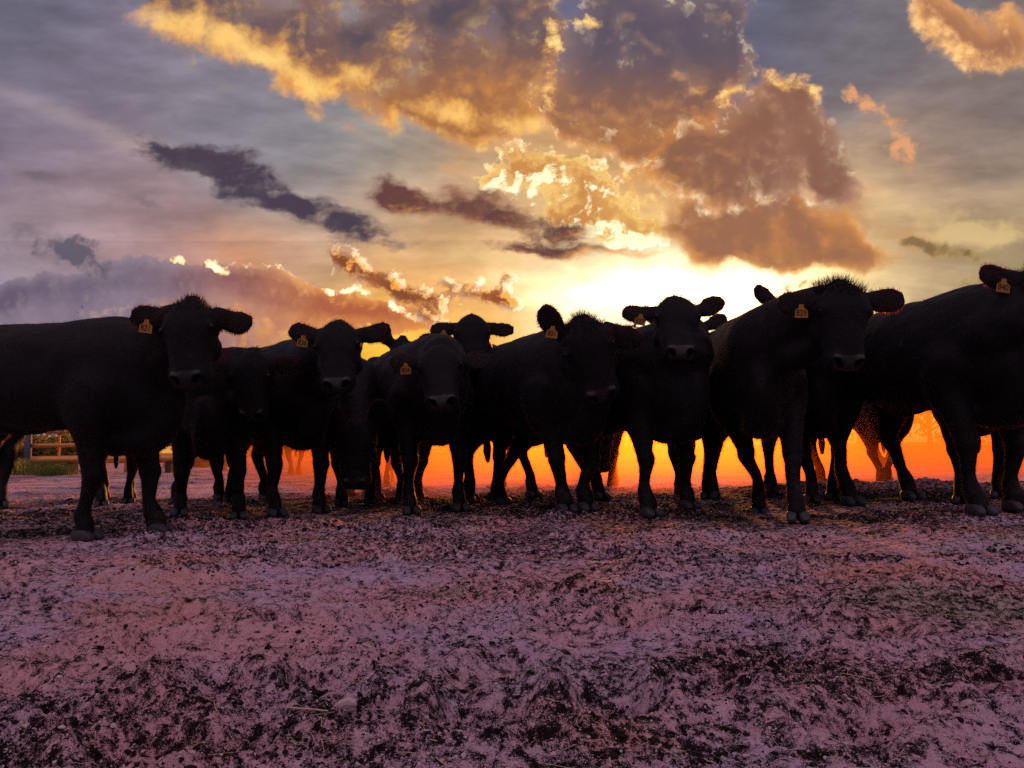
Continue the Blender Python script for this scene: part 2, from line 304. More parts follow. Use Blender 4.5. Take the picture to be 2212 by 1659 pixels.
def height(x, y):
    d = np.sqrt(x * x + y * y)
    far = np.clip(1 - (d - 9) / 30, 0.25, 1); near = np.clip(1 - (d - 6) / 6, 0, 1)
    m = np.clip((fbm(x * 1.6, y * 1.6, 40, 3) - .36) * 3.0, 0.15, 1)
    h = .07 * (fbm(x * .45, y * .45, 3, 3) - .5) + .040 * (fbm(x * 2.2, y * 2.2, 9, 3) - .5)
    h = h + .12 * np.exp(-((y - 7.45) / .5) ** 2) / (1 + np.exp(-(x - 2.1) * 8))
    bl = 1 - np.abs(2 * fbm(x * 9, y * 9, 15, 3, .55) - 1)
    h = h + far * m * (.065 * (fbm(x * 7, y * 7, 55, 3) - .5) + .020 * bl)
    for hx, hy, ha in HOOFPRINTS:
        dx, dy = (x - hx), (y - hy); r2 = (dx / .075) ** 2 + (dy / .085) ** 2
        h = h - .036 * np.exp(-r2 ** 2) + .016 * np.exp(-((np.sqrt(r2) - 1.5) / .35) ** 2)
    c1 = fbm(x * 24, y * 24, 21, 3, .6); c1 = np.clip((c1 - .42) * 5, 0, 1)
    c2 = np.clip((vnoise(x * 62 + 3 * c1, y * 62, 31) - .45) * 2.6, 0, 1)
    h = h + near * (.25 + .75 * m) * .020 * c1
    h = h + near * (.45 + .55 * m) * .0085 * c2 + near * .004 * vnoise(x * 150, y * 150, 37)
    return h
def gh(x, y):
    return float(height(np.array([x]), np.array([y]))[0])
af = np.linspace(-.80, .80, 1150); ac = np.linspace(.80, 2 * math.pi - .80, 84)[1:-1]
ang = np.concatenate([af, ac])
rad = np.concatenate([np.geomspace(.3, .9, 24)[:-1], np.geomspace(.9, 10, 640)[:-1], np.geomspace(10, 60, 120)[:-1], np.geomspace(60, 3000, 46)])
A, Rr = np.meshgrid(ang, rad); gx = (np.sin(A) * Rr).ravel(); gy = (np.cos(A) * Rr).ravel()
gz = height(gx, gy)
na_, nr_ = len(ang), len(rad)
gv = np.stack([gx, gy, gz], 1); gv = np.concatenate([gv, [[0, 0, 0]]])
i0 = (np.arange(nr_ - 1)[:, None] * na_ + np.arange(na_)[None, :]); i1 = (np.arange(nr_ - 1)[:, None] * na_ + (np.arange(na_)[None, :] + 1) % na_)
gf = np.stack([i0, i1, i1 + na_, i0 + na_], -1).reshape(-1, 4)[:, ::-1]
me = np_mesh('ground', gv, gf)
gm, t, b, o = mat('trampled_dirt')
g = t.nodes.new('ShaderNodeNewGeometry'); P = X(t, g.outputs['Position'])
big = noise(t, P, 1.1, 4, .55); hue = noise(t, vm(t, 'ADD', P, (31, 7, 0)), 1.3, 4, .55); hue2 = noise(t, vm(t, 'ADD', P, (-11, 17, 0)), .9, 4, .55)
patch = noise(t, vm(t, 'ADD', P, (3, 50, 0)), 2.6, 6, .62)
crumb = noise(t, P, 48, 5, .65); grain = noise(t, P, 210, 4, .7)
pale = mixc(t, hue.ss(.40, .60), (.66, .375, .415), (.56, .42, .53))
pale = mixc(t, big.ss(.52, .66), pale, (.64, .33, .28))
pale = mixc(t, hue2.ss(.57, .70), pale, (.46, .37, .32))
dark = (.012, .007, .007)  # dung bits, and shade between grains painted into the dirt colour
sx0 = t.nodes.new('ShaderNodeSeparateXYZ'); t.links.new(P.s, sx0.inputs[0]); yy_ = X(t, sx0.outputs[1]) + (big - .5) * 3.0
dung_shade = yy_.ss(4.0, 5.0) * yy_.ss(8.6, 7.6)      # dung covered strip, with the herd's shadow band painted in as darker dirt
grit = noise(t, P, 30, 7, .80); grit2 = noise(t, vm(t, 'ADD', P, (9, 4, 2)), 420, 2, .6)
sweep = noise(t, mapping(t, P, (0, 0, 0), math.radians(18), (.45, 1.5, 1)), .9, 4, .5)
k = grit * .74 + grit2 * .26 + (patch - .5) * .13 + (sweep - .5) * .26 - dung_shade * .045 + .002
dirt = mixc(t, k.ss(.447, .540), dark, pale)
dirt = mixc(t, (grit2 * .6 + grit * .4).ss(.57, .66) * .8, dirt, (.78, .60, .57))
sx = t.nodes.new('ShaderNodeSeparateXYZ'); t.links.new(P.s, sx.inputs[0]); gy_ = X(t, sx.outputs[1])
verge = (gy_ + (noise(t, P, .35, 3, .5) - .5) * 12).ss(56, 64)
grassc = mixc(t, noise(t, P, 1.2, 6, .7), (.10, .11, .025), (.22, .19, .06))
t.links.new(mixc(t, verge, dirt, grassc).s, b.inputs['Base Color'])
b.inputs['Roughness'].default_value = .95; b.inputs['Specular IOR Level'].default_value = .12
bp = t.nodes.new('ShaderNodeBump'); bp.inputs['Strength'].default_value = 1.0; bp.inputs['Distance'].default_value = .010
t.links.new((crumb * .5 + grit * .8 + grit2 * .15).s, bp.inputs['Height']); t.links.new(bp.outputs[0], b.inputs['Normal'])
ground = link_mesh('ground', me, mats=[gm]); tag(ground, kind='structure')
#GROUNDEND

# ------------------------------------------------------------------ cow materials
cm, t, b, o = mat('black_coat')
g = t.nodes.new('ShaderNodeNewGeometry'); n = noise(t, X(t, g.outputs['Position']), 60, 5, .65)
sz2 = t.nodes.new('ShaderNodeSeparateXYZ'); t.links.new(g.outputs['Position'], sz2.inputs[0]); lowz = X(t, sz2.outputs[2]).ss(.75, .1)
mud = (noise(t, X(t, g.outputs['Position']), 9, 6, .7) + lowz * .10).ss(.60, .72) * .75
coatc = mixc(t, n, (.0028, .0027, .0038), (.0065, .0060, .0080))
t.links.new(mixc(t, mud, coatc, (.026, .021, .021)).s, b.inputs['Base Color'])
b.inputs['Roughness'].default_value = .62; b.inputs['Specular IOR Level'].default_value = .15
b.inputs['Sheen Weight'].default_value = .035; b.inputs['Sheen Roughness'].default_value = .38; b.inputs['Sheen Tint'].default_value = (.9, .75, .85, 1)
bp = t.nodes.new('ShaderNodeBump'); bp.inputs['Strength'].default_value = .5; bp.inputs['Distance'].default_value = .01
t.links.new(n.s, bp.inputs['Height']); t.links.new(bp.outputs[0], b.inputs['Normal'])
COAT = cm
hm, t, b, o = mat('coat_hair')
b.inputs['Base Color'].default_value = (.005, .004, .0045, 1); b.inputs['Roughness'].default_value = .5
tr = t.nodes.new('ShaderNodeBsdfTranslucent'); tr.inputs['Color'].default_value = (.50, .075, .045, 1)
ms = t.nodes.new('ShaderNodeMixShader'); ms.inputs[0].default_value = .38
t.links.new(b.outputs[0], ms.inputs[1]); t.links.new(tr.outputs[0], ms.inputs[2]); t.links.new(ms.outputs[0], o.inputs[0])
HAIR = hm
pm, t, b, o = mat('poll_hair')
b.inputs['Base Color'].default_value = (.0035, .003, .0035, 1); b.inputs['Roughness'].default_value = .5
tr = t.nodes.new('ShaderNodeBsdfTranslucent'); tr.inputs['Color'].default_value = (.05, .012, .010, 1); ms = t.nodes.new('ShaderNodeMixShader'); ms.inputs[0].default_value = .4
t.links.new(b.outputs[0], ms.inputs[1]); t.links.new(tr.outputs[0], ms.inputs[2]); t.links.new(ms.outputs[0], o.inputs[0])
NOSE = plain('nose_skin', (.0045, .0043, .0068), .36, .4, .3, 90)
NOSTRIL = plain('nostril', (.0015, .0015, .002), .9, .05, .1)
HOOF = plain('hoof_horn', (.045, .044, .056), .6, .35, .35, 60)
EYE = plain('eye', (.004, .0035, .004), .32, .3, .1)
TAGM = plain('tag_plastic', (.36, .165, .022), .5, .4, .12, 40)
INK = plain('tag_ink', (.035, .012, .006), .6, .3, .1)

# ------------------------------------------------------------------ cow builder
def catmull(pts, rad, k=4):
    pts = [Vector(p) for p in pts]; n = len(pts); op, orad = [], []
    for i in range(n - 1):
        p0, p1, p2, p3 = pts[max(i - 1, 0)], pts[i], pts[i + 1], pts[min(i + 2, n - 1)]
        for j in range(k):
            u = j / k
            op.append(.5 * (2 * p1 + (p2 - p0) * u + (2 * p0 - 5 * p1 + 4 * p2 - p3) * u * u + (3 * p1 - p0 - 3 * p2 + p3) * u ** 3))
            orad.append(tuple(a + (b_ - a) * u for a, b_ in zip(rad[i], rad[i + 1])))
    op.append(pts[-1]); orad.append(rad[-1]); return op, orad
class Body:
    def __init__(s): s.v, s.f = [], []
    def tube(s, pts, rad, up=(0, 0, 1), n=16, k=4, power=2.0):
        """closed sweep through pts; rad is a list of r or (half width, half height) measured along side and up"""
        rad = [r if isinstance(r, tuple) else (r, r) for r in rad]
        pts, rad = catmull(pts, rad, k)
        up = Vector(up); base = len(s.v)
        for i, p in enumerate(pts):
            tg = (pts[min(i + 1, len(pts) - 1)] - pts[max(i - 1, 0)]).normalized()
            sd = tg.cross(up)
            if i and (sd.length < .35 or sd.dot(prev) < 0): sd = prev - tg * prev.dot(tg)
            elif sd.length < 1e-4: sd = tg.cross(Vector((1, .01, 0)))
            sd.normalize(); uu = sd.cross(tg); prev = sd
            for j in range(n):
                a = 2 * math.pi * j / n; c, d = math.cos(a), math.sin(a)
                c = math.copysign(abs(c) ** (2 / power), c); d = math.copysign(abs(d) ** (2 / power), d)
                s.v.append(p + sd * (c * rad[i][0]) + uu * (d * rad[i][1]))
        m = len(pts)
        for i in range(m - 1):
            for j in range(n):
                a = base + i * n + j; b_ = base + i * n + (j + 1) % n
                s.f.append((a, b_, b_ + n, a + n))
        for i in (0, m - 1):
            c = len(s.v); s.v.append(pts[i])
            for j in range(n):
                a = base + i * n + j; b_ = base + i * n + (j + 1) % n
                s.f.append((c, b_, a) if i == 0 else (c, a, b_))
    def ball(s, p, r):
        p = Vector(p); rr = r if isinstance(r, tuple) else (r, r, r)
        s.tube([p - Vector((0, 0, rr[2])) * c for c in (.98, .8, .4, 0, -.4, -.8, -.98)], [(rr[0] * math.sqrt(1 - c * c), rr[1] * math.sqrt(1 - c * c)) for c in (.98, .8, .4, 0, .4, .8, .98)], up=(0, 1, 0), n=12, k=1)
    def remesh(s, name, voxel, smooth):
        me = bpy.data.meshes.new('t'); me.from_pydata([tuple(v) for v in s.v], [], s.f)
        ob = bpy.data.objects.new('t', me); COL.objects.link(ob)
        m = ob.modifiers.new('r', 'REMESH'); m.mode = 'VOXEL'; m.voxel_size = voxel
        m = ob.modifiers.new('s', 'SMOOTH'); m.factor = .5; m.iterations = smooth
        dg = bpy.context.evaluated_depsgraph_get(); dg.update()
        out = bpy.data.meshes.new_from_object(ob.evaluated_get(dg)); out.name = name
        bpy.data.objects.remove(ob); bpy.data.meshes.remove(me); return out

def hairs(root, direc, length, width, lift):
    """two-segment bent blades: root (n,3), direc unit (n,3), lift unit (n,3)"""
    n = len(root); rnd = rng.normal(size=(n, 3)); side = np.cross(direc, rnd); side /= np.linalg.norm(side, axis=1)[:, None] + 1e-9
    L_ = length[:, None]; W = side * (width[:, None] if np.ndim(width) else width)
    mid = root + (direc * .55 + lift * .25) * L_ * .6; tip = root + direc * L_
    v = np.stack([root - W, root + W, mid + W * .7, mid - W * .7, tip], 1).reshape(-1, 3)
    k = np.arange(n)[:, None] * 5
    f = np.concatenate([k + [0, 1, 2], k + [0, 2, 3], k + [3, 2, 4]]); return v, f

HERD = 'cattle standing in the herd'
def make_cow(label, feet, yaw, s, poll, muz, hd, ears, hind=None, tagnum=None, voxel=.014, nh=7000, hlen=.50, tuft=1.0, withers=None, dewlap=1.0, wide=1.0, roll=0.0, tagside=0, seed=0, tail=0, headw=1.0, belly=0.0, rump=0.0, base_at=None):
    """feet / poll / muzzle / ear tips are the points where the photograph shows them (2212 px view); hd is the distance of the poll"""
    B = Body(); yaw = math.radians(yaw)
    fw = Vector((math.cos(yaw), math.sin(yaw), 0)); lf = Vector((-math.sin(yaw), math.cos(yaw), 0))
    fp = [on_ground(*q) for q in feet]
    base = (fp[0] + fp[1]) / 2 - fw * .06 * s
    if base_at: q_ = at(base_at[0], 970, base_at[1]); base = Vector((q_.x, q_.y, 0))
    base.z = 0
    loc = lambda p: ((p - base).dot(fw) / s, (p - base).dot(lf) / s)
    def W(x, y, z): return base + (fw * x + lf * y + Vector((0, 0, z))) * s
    fl = sorted([loc(p) for p in fp], key=lambda q: q[1])          # right foot first (y<0)
    if hind: hl = sorted([loc(on_ground(*q)) for q in hind], key=lambda q: q[1])
    else:
        j = random.uniform(-.08, .08); hl = [(-1.20 + j, -.17), (-1.20 - j, .17)]
    hl = [(min(max(x, -1.55), -.85), (-1 if i == 0 else 1) * min(max(abs(y), .03), .42)) for i, (x, y) in enumerate(hl)]
    w = wide
    st = [(.37, .93, .06, .10), (.33, .92, .14, .22), (.22, .91, .21, .315), (.05, .932, .26 * w, .353), (-.16, .935, .295 * w, .355), (-.45, .938, .335 * w, .352),
          (-.75, .952, .335 * w, .338), (-1.0, .992, .295 * w, .298), (-1.2, 1.03, .25 * w, .25), (-1.36, 1.05, .17 * w, .19), (-1.44, 1.06, .08, .11)]
    st = [(x, z + belly * .5, a, h - belly * .5) if -1.1 < x < .1 else (x, z, a, h) for x, z, a, h in st]
    st = [(x, z + rump * min(max(-x / .9, 0), 1), a, h) for x, z, a, h in st]
    B.tube([W(x, 0, z) for x, z, _, _ in st], [(a * s, h * s) for _, _, a, h in st], n=24, k=3, power=2.25)
    B.tube([W(.12, 0, 1.22), W(-.08, 0, 1.235), W(-.3, 0, 1.22)], [(.10 * s, .08 * s)] * 3, n=12)     # withers
    B.tube([W(-.3, 0, 1.215 + rump * .33), W(-.7, 0, 1.215 + rump * .8), W(-1.1, 0, 1.225 + rump), W(-1.34, 0, 1.19 + rump)], [(.09 * s, .065 * s)] * 4, n=12)  # spine
    for sg in (-1, 1):
        B.ball(W(-1.02, sg * .20 * w, 1.18 + rump), (.10 * s, .10 * s, .08 * s))
    # brisket / dewlap
    B.tube([W(.22, 0, 1.02), W(.36, 0, .88), W(.335, 0, .72), W(.22, 0, .585), W(.02, 0, .585)], [(.03 * s, .04 * s), (.085 * s, .09 * s), (.105 * s * dewlap, .105 * s), (.12 * s * dewlap, .10 * s), (.14 * s, .09 * s)], up=fw, n=14)
    # head
    Pp = at(poll[0], poll[1], hd); HL = hlen * s
    best = None
    for q in np.linspace(hd - .62, hd + .06, 120):
        m_ = at(muz[0], muz[1], q); e = abs((m_ - Pp).length - HL)
        if best is None or e < best[0]: best = (e, m_)
    Mz = best[1]; d = (Mz - Pp).normalized(); HL = max(HL * .9, min(HL * 1.1, (Mz - Pp).length))
    eL, eR = at(ears[0][0], ears[0][1], hd + .05), at(ears[1][0], ears[1][1], hd + .05)
    r = (eR - eL).normalized(); r = (r - d * r.dot(d)).normalized()
    nn = r.cross(d).normalized()
    toC = (Vector((0, 0, CAM_H)) - Pp)
    if nn.dot(toC) < 0: nn = -nn
    q = HL / .5; hw = q * headw * 1.09
    hs = [(.045, -.085, .062, .075), (.07, -.07, .098, .10), (.115, -.06, .136, .118), (.17, -.06, .140, .122), (.235, -.06, .124, .118), (.31, -.052, .104, .100), (.375, -.047, .098, .086), (.43, -.048, .102, .080), (.475, -.052, .094, .072), (.50, -.058, .07, .052)]
    B.tube([Pp + d * (a * q) + nn * (o_ * q) for a, o_, _, _ in hs], [(a * hw, h * q) for _, _, a, h in hs], up=nn, n=20, k=3, power=2.3)
    # poll knob, brows, cheeks
    B.tube([Pp + d * .14 * q - nn * .07 * q, Pp + d * .06 * q - nn * .075 * q, Pp - d * .022 * q - nn * .072 * q], [(.115 * hw, .08 * q), (.080 * hw, .080 * q), (.034 * hw, .045 * q)], up=nn, n=14)
    for sg in (-1, 1):
        B.ball(Pp + d * .180 * q + r * (sg * .112 * hw) + nn * .002 * q, (.034 * q, .034 * q, .034 * q))
        B.ball(Pp + d * .27 * q + r * (sg * .075 * hw) - nn * .11 * q, (.07 * q, .07 * q, .08 * q))
        B.ball(Pp + d * .455 * q + r * (sg * .058 * hw) + nn * .004 * q, (.036 * q, .036 * q, .034 * q))
    # ears
    earax = []
    for tip, sg in ((eL, -1), (eR, 1)):
        b0 = Pp + d * .085 * q + r * (sg * .10 * hw) - nn * .085 * q
        ax = tip - b0; ln = max(.24 * q, min(.36 * q, ax.length)); ax.normalize(); tp = b0 + ax * ln
        sag = Vector((0, 0, -.012 * q)) * 1
        B.tube([b0, b0 + ax * ln * .22 + sag * .3, b0 + ax * ln * .42 + sag, b0 + ax * ln * .62 + sag, b0 + ax * ln * .82 + sag * .5, tp], [(.045 * q, .040 * q), (.052 * q, .030 * q), (.070 * q, .018 * q), (.078 * q, .015 * q), (.068 * q, .013 * q), (.034 * q, .012 * q)], up=nn, n=14, k=3)
        earax.append((b0, tp, ax, ln))
    # neck
    occ = Pp + d * .10 * q - nn * .15 * q
    n0, n1 = W(-.02, 0, 1.02), W(.22, 0, 1.03)
    mid = (n1 + occ) / 2 + Vector((0, 0, .02 * s))
    upn = Vector((0, 0, 1)) if abs((occ - n1).normalized().z) < .8 else fw
    B.tube([n0, n1, mid, occ, occ + (occ - mid).normalized() * .05], [(.22 * s, .27 * s), (.20 * s, .255 * s), (.165 * s, .205 * s), (.125 * q, .13 * q), (.08 * q, .09 * q)], up=upn, n=18)
    B.tube([W(.24, 0, .86), W(.36, 0, .98) * .5 + (occ + d * .1) * .5 - Vector((0, 0, .10 * s)), occ + d * .16 * q - nn * .01], [(.05 * s, .06 * s), (.085 * s, .10 * s), (.06 * q, .06 * q)], up=fw, n=12)   # throat
    # legs
    hoofs = []
    for i, sg in enumerate((-1, 1)):
        x, y = fl[i]; gz_ = gh(*(W(x, y, 0).xy)) / s
        y0 = sg * .185 * w
        kx, ky = x * .45 + .02, y0 * .45 + y * .55
        B.tube([W(.04, sg * .13 * w, 1.08), W(0, sg * .195 * w, .88), W(-.02, sg * .20 * w, .71), W(kx * .6 - .01, y0 * .7 + y * .3, .57), W(kx, ky, .43), W(kx + .012, ky, .385), W(kx * .8 + x * .2, ky * .75 + y * .25, .33), W(x * .72 - .012, y * .85 + ky * .15, .225), W(x * .9 - .018, y * .95 + ky * .05, .135 + gz_), W(x * .95 + .006, y, .09 + gz_), W(x, y, .045 + gz_)],
               [(.06 * s, .08 * s), (.115 * s, .19 * s), (.105 * s, .145 * s), (.078 * s, .090 * s), (.058 * s, .062 * s), (.060 * s, .064 * s), (.046 * s, .049 * s), (.036 * s, .039 * s), (.050 * s, .053 * s), (.050 * s, .055 * s), (.058 * s, .064 * s)], up=fw, n=16, k=3)
        hoofs.append((W(x + .01, y, gz_), fw))
    for i, sg in enumerate((-1, 1)):
        x, y = hl[i]; dx = x + 1.20; gz_ = gh(*(W(x, y, 0).xy)) / s
        hy = sg * .18 * w * .5 + y * .5
        B.tube([W(-1.10, sg * .09 * w, 1.08), W(-1.10, sg * .17 * w, .90), W(-1.07, sg * .195 * w, .75), W(-1.12 + dx * .2, sg * .185 * w, .63), W(-1.24 + dx * .5, hy, .52), W(-1.29 + dx * .62, hy, .455), W(-1.275 + dx * .75, hy * .7 + y * .3, .37), W(-1.25 + dx * .9, y, .23), W(-1.235 + dx, y, .135 + gz_), W(-1.21 + dx, y, .085 + gz_), W(x, y, .045 + gz_)],
               [(.08 * s, .12 * s), (.165 * s, .235 * s), (.14 * s, .185 * s), (.10 * s, .125 * s), (.066 * s, .085 * s), (.056 * s, .072 * s), (.042 * s, .050 * s), (.037 * s, .042 * s), (.050 * s, .053 * s), (.050 * s, .055 * s), (.057 * s, .063 * s)], up=fw, n=16, k=3)
        hoofs.append((W(x + .012, y, gz_), fw))
    # tail
    tx = tail
    B.tube([W(-1.40, 0, 1.20), W(-1.49, tx * .3, 1.10), W(-1.52, tx * .6, .85), W(-1.50, tx, .60), W(-1.48, tx, .45), W(-1.47, tx, .34)], [.035 * s, .03 * s, .024 * s, .022 * s, .034 * s, .014 * s], up=fw, n=10)
    # udder-line tuft
    B.tube([W(-.50, 0, .62 + belly), W(-.68, 0, .60 + belly), W(-.84, 0, .645 + belly)], [(.05 * s, .05 * s), (.045 * s, .05 * s), (.05 * s, .05 * s)], n=10)
    me = B.remesh('body', voxel, 5)
    n = len(me.vertices); co = np.empty(n * 3, np.float32); me.vertices.foreach_get('co', co); co = co.reshape(-1, 3).astype(float)
    no = np.empty(n * 3, np.float32); me.vertices.foreach_get('normal', no); no = no.reshape(-1, 3)
    A_ = np.array
    ed = np.empty(len(me.edges) * 2, np.int32); me.edges.foreach_get('vertices', ed); ed = ed.reshape(-1, 2)
    cnt = np.bincount(ed.ravel(), minlength=n).astype(float)
    msk = np.clip((co[:, 2] / s - .52) * 5, 0, 1) * np.clip((np.linalg.norm(co - A_(Pp + d * .2 * q), axis=1) / q - .36) * 6, 0, 1)
    for _ in range(int(40 * (.012 / voxel) ** 2)):
        av = np.stack([np.bincount(ed[:, 0], co[ed[:, 1], k_], n) + np.bincount(ed[:, 1], co[ed[:, 0], k_], n) for k_ in range(3)], 1) / cnt[:, None]
        co += (av - co) * (.6 * msk)[:, None]
    nsk = np.zeros(n)
    for sg in (-1, 1):
        c = A_(Pp + d * .478 * q + r * (sg * .052 * hw) + nn * .012 * q)
        e1 = A_(d * .75 - nn * .2 + r * sg * .25); u_ = co - c
        a1 = u_ @ A_(r * .8 * sg + nn * .6) / (.030 * q); a2 = u_ @ A_(nn * .8 - r * .6 * sg) / (.019 * q); a3 = u_ @ A_(d) / (.05 * q)
        k_ = np.exp(-(a1 ** 2 + a2 ** 2 + a3 ** 2)); co -= k_[:, None] * e1 * (.036 * q); nsk = np.maximum(nsk, k_)
        ce = A_(Pp + d * .185 * q + r * (sg * .128 * hw) + nn * .012 * q); u_ = co - ce
        k_ = np.exp(-((u_ ** 2).sum(1)) / (.024 * q) ** 2); co -= k_[:, None] * A_(r * sg * .6 + nn * .6) * (.010 * q)
    c = A_(Pp + d * .47 * q - nn * .075 * q); u_ = co - c
    k_ = np.exp(-((u_ @ A_(nn)) / (.007 * q)) ** 2 - ((u_ @ A_(d)) / (.05 * q)) ** 2 - ((u_ @ A_(r)) / (.085 * q)) ** 4); co -= k_[:, None] * A_(d) * (.012 * q)
    nz = fbm(co[:, 0] * 6 + co[:, 2] * 3, co[:, 1] * 6 + co[:, 2] * 5, 70 + seed, 3) - .5
    co += no * (nz * .022)[:, None]
    bl = A_(base); me.vertices.foreach_set('co', (co - bl).astype(np.float32).ravel())
    for m in (COAT, NOSE, NOSTRIL): me.materials.append(m)
    nf = len(me.polygons); fc = np.empty(nf * 3, np.float32); me.polygons.foreach_get('center', fc); fc = fc.reshape(-1, 3) + bl
    u_ = fc - A_(Pp); td = u_ @ A_(d) / q; tn = u_ @ A_(nn) / q; tr_ = np.abs(u_ @ A_(r)) / q
    pad = (td > .430) & (tn > -.056) & (tr_ < .080 * headw + np.clip(tn, -.06, .0) * .55)
    mi = pad.astype(np.int32); lv = np.empty(len(me.loops), np.int32); me.loops.foreach_get('vertex_index', lv); ls = np.empty(nf, np.int32); me.polygons.foreach_get('loop_start', ls)
    mi = np.where((nsk[lv[ls]] > .33) & (nsk[lv[ls + 2]] > .33), 2, mi).astype(np.int32)
    me.polygons.foreach_set('material_index', mi) if 0 else None; me.polygons.foreach_set('material_index', mi)
    me.polygons.foreach_set('use_smooth', np.ones(nf, bool)); me.update()
    root = empty('cow', base, label, 'cow', HERD)
    link_mesh('body', me, root)
    # coat hair
    ar = np.empty(nf, np.float32); me.polygons.foreach_get('area', ar); fn = np.empty(nf * 3, np.float32); me.polygons.foreach_get('normal', fn); fn = fn.reshape(-1, 3)
    zl = fc[:, 2] / s
    eard = np.full(nf, 9.0); earr = np.zeros((nf, 3)); eart = np.zeros(nf)
    for b0, tp, ax, ln in earax:
        u_ = fc - A_(b0); tt = np.clip(u_ @ A_(ax) / ln, .25, 1); rd = u_ - (tt * ln)[:, None] * A_(ax); dist = np.linalg.norm(rd, axis=1)
        m_ = (dist < .10 * q) & (u_ @ A_(ax) > .24 * ln); eard[m_] = dist[m_]; earr[m_] = (rd / (dist[:, None] + 1e-6) + A_(ax) * .35 * (tt[:, None] ** 2))[m_]; eart[m_] = tt[m_]
    pd = np.linalg.norm(fc - A_(Pp - nn * .05 * q), axis=1) / q
    isear = eard < 5; ispoll = (pd < .15) & ~isear
    legz = (zl < .56)
    wgt = ar * (1 + isear * 9 * np.clip(eard / (.05 * q), .3, 1.2) + ispoll * (1.5 + 3 * tuft) + legz * 1.6) * np.where(pad, 0, 1); wgt /= wgt.sum()
    nh = int(nh * 2.4); idx = rng.choice(nf, nh, p=wgt); rt = fc[idx] + rng.normal(size=(nh, 3)) * voxel * .35; nrm = fn[idx]
    flow = np.tile(A_(-fw * .55 - Vector((0, 0, .8))), (nh, 1)); flow[legz[idx]] = (0, 0, -1.15)
    dr = nrm * .55 + flow * .6 + rng.normal(size=(nh, 3)) * .22
    ln_ = rng.uniform(.008, .017, nh) * s
    ln_ = np.where(legz[idx], ln_ * 1.35, ln_)
    low = (zl[idx] < .66) & (nrm[:, 2] < -.3) & ~legz[idx]; ln_ = np.where(low, ln_ * 1.8, ln_)
    top = (nrm[:, 2] > .7) & (zl[idx] > 1.1) & ~ispoll[idx] & ~isear[idx]; ln_ = np.where(top, ln_ * rng.choice([.9, 1.0, 1.9], nh, p=[.5, .4, .1]), ln_)
    ie = isear[idx]; dr[ie] = earr[idx][ie] * .8 + nrm[ie] * .25 + rng.normal(size=(ie.sum(), 3)) * .22 + np.array([0, 0, .0]); ln_ = np.where(ie, rng.uniform(.008, .026, nh) * q, ln_)
    ip = ispoll[idx]; cl = fbm(rt[ip, 0] * 60, rt[ip, 2] * 60 + rt[ip, 1] * 40, 91, 2)[:, None] - .5
    dr[ip] = nrm[ip] * .75 + A_(-d) * .7 + cl * 1.6 * A_(r) + rng.normal(size=(ip.sum(), 3)) * .22; ln_ = np.where(ip, rng.uniform(.010, .018 + .045 * tuft, nh) * q, ln_)
    dr /= np.linalg.norm(dr, axis=1)[:, None]
    hv, hf = hairs(rt - nrm * .003, dr, ln_, np.where(ie | ip, .0011, .0009), nrm)
    ho = link_mesh('coat_hair', np_mesh('coat_hair', hv - bl, hf), root, [HAIR, pm])
    ho.data.polygons.foreach_set('material_index', np.tile(~(ie | legz[idx] | (top & (rng.uniform(size=nh) < .5)) | low), 3).astype(np.int32))
    # eyes
    for sg in (-1, 1):
        E_ = Body(); E_.ball(Pp + d * .187 * q + r * (sg * .1195 * hw) + nn * .010 * q - base, .0175 * q)
        em = bpy.data.meshes.new('eye'); em.from_pydata([tuple(v) for v in E_.v], [], E_.f); em.polygons.foreach_set('use_smooth', [True] * len(E_.f)); link_mesh('eye', em, root, [EYE])
    # hooves: two toes each
    for (hp, hf_) in hoofs:
        H = Body(); sdv = Vector((0, 0, 1)).cross(hf_)
        for sg in (-1, 1):
            c = hp - base + sdv * (sg * .030 * s); ff = (hf_ + sdv * (sg * .12)).normalized()
            H.tube([c - ff * .055 * s + Vector((0, 0, .030 * s)), c - ff * .03 * s + Vector((0, 0, .033 * s)), c + ff * .025 * s + Vector((0, 0, .033 * s)), c + ff * .060 * s + Vector((0, 0, .022 * s)), c + ff * .078 * s + Vector((0, 0, .011 * s))],
                   [(.020 * s, .026 * s), (.027 * s, .032 * s), (.029 * s, .032 * s), (.025 * s, .022 * s), (.014 * s, .011 * s)], n=14, k=3, power=4)
        hmesh = bpy.data.meshes.new('hoof'); hmesh.from_pydata([tuple(v) for v in H.v], [], H.f); hmesh.polygons.foreach_set('use_smooth', [True] * len(H.f)); link_mesh('hoof', hmesh, root, [HOOF])
    # ear tag
    if tagnum is not None:
        b0, tp, ax, ln = earax[tagside]
        a0 = b0 + ax * ln * .50 + nn * .02 * q
        z_ = Vector((0, 0, 1)); fcg = (nn * .9 + Vector((0, -.5, 0))); fcg.z = -.05; fcg.normalize()
        xr = z_.cross(fcg).normalized(); zz = fcg.cross(xr).normalized(); ta = random.uniform(-.2, .2)
        xr, zz = xr * math.cos(ta) + zz * math.sin(ta), zz * math.cos(ta) - xr * math.sin(ta)
        tw, thh = .035 * s, .072 * s; a0 = a0 + fcg * .03 * q - z_ * .028 * q
        prof = [(-.012, 0), (.012, 0), (.014, -.018), (1, -.034), (1.04, -1.02), (-1.0, -1.02), (-.97, -.034), (-.014, -.018)]
        pts = []
        for (u2, v2) in prof:
            uu = u2 * tw if abs(u2) > .5 else u2 * s; vv = v2 * thh if v2 < -.5 else v2 * s
            pts.append(a0 - base + xr * uu + zz * vv)
        vv_ = [p + fcg * .0012 for p in pts] + [p - fcg * .0012 for p in pts]; k_ = len(pts)
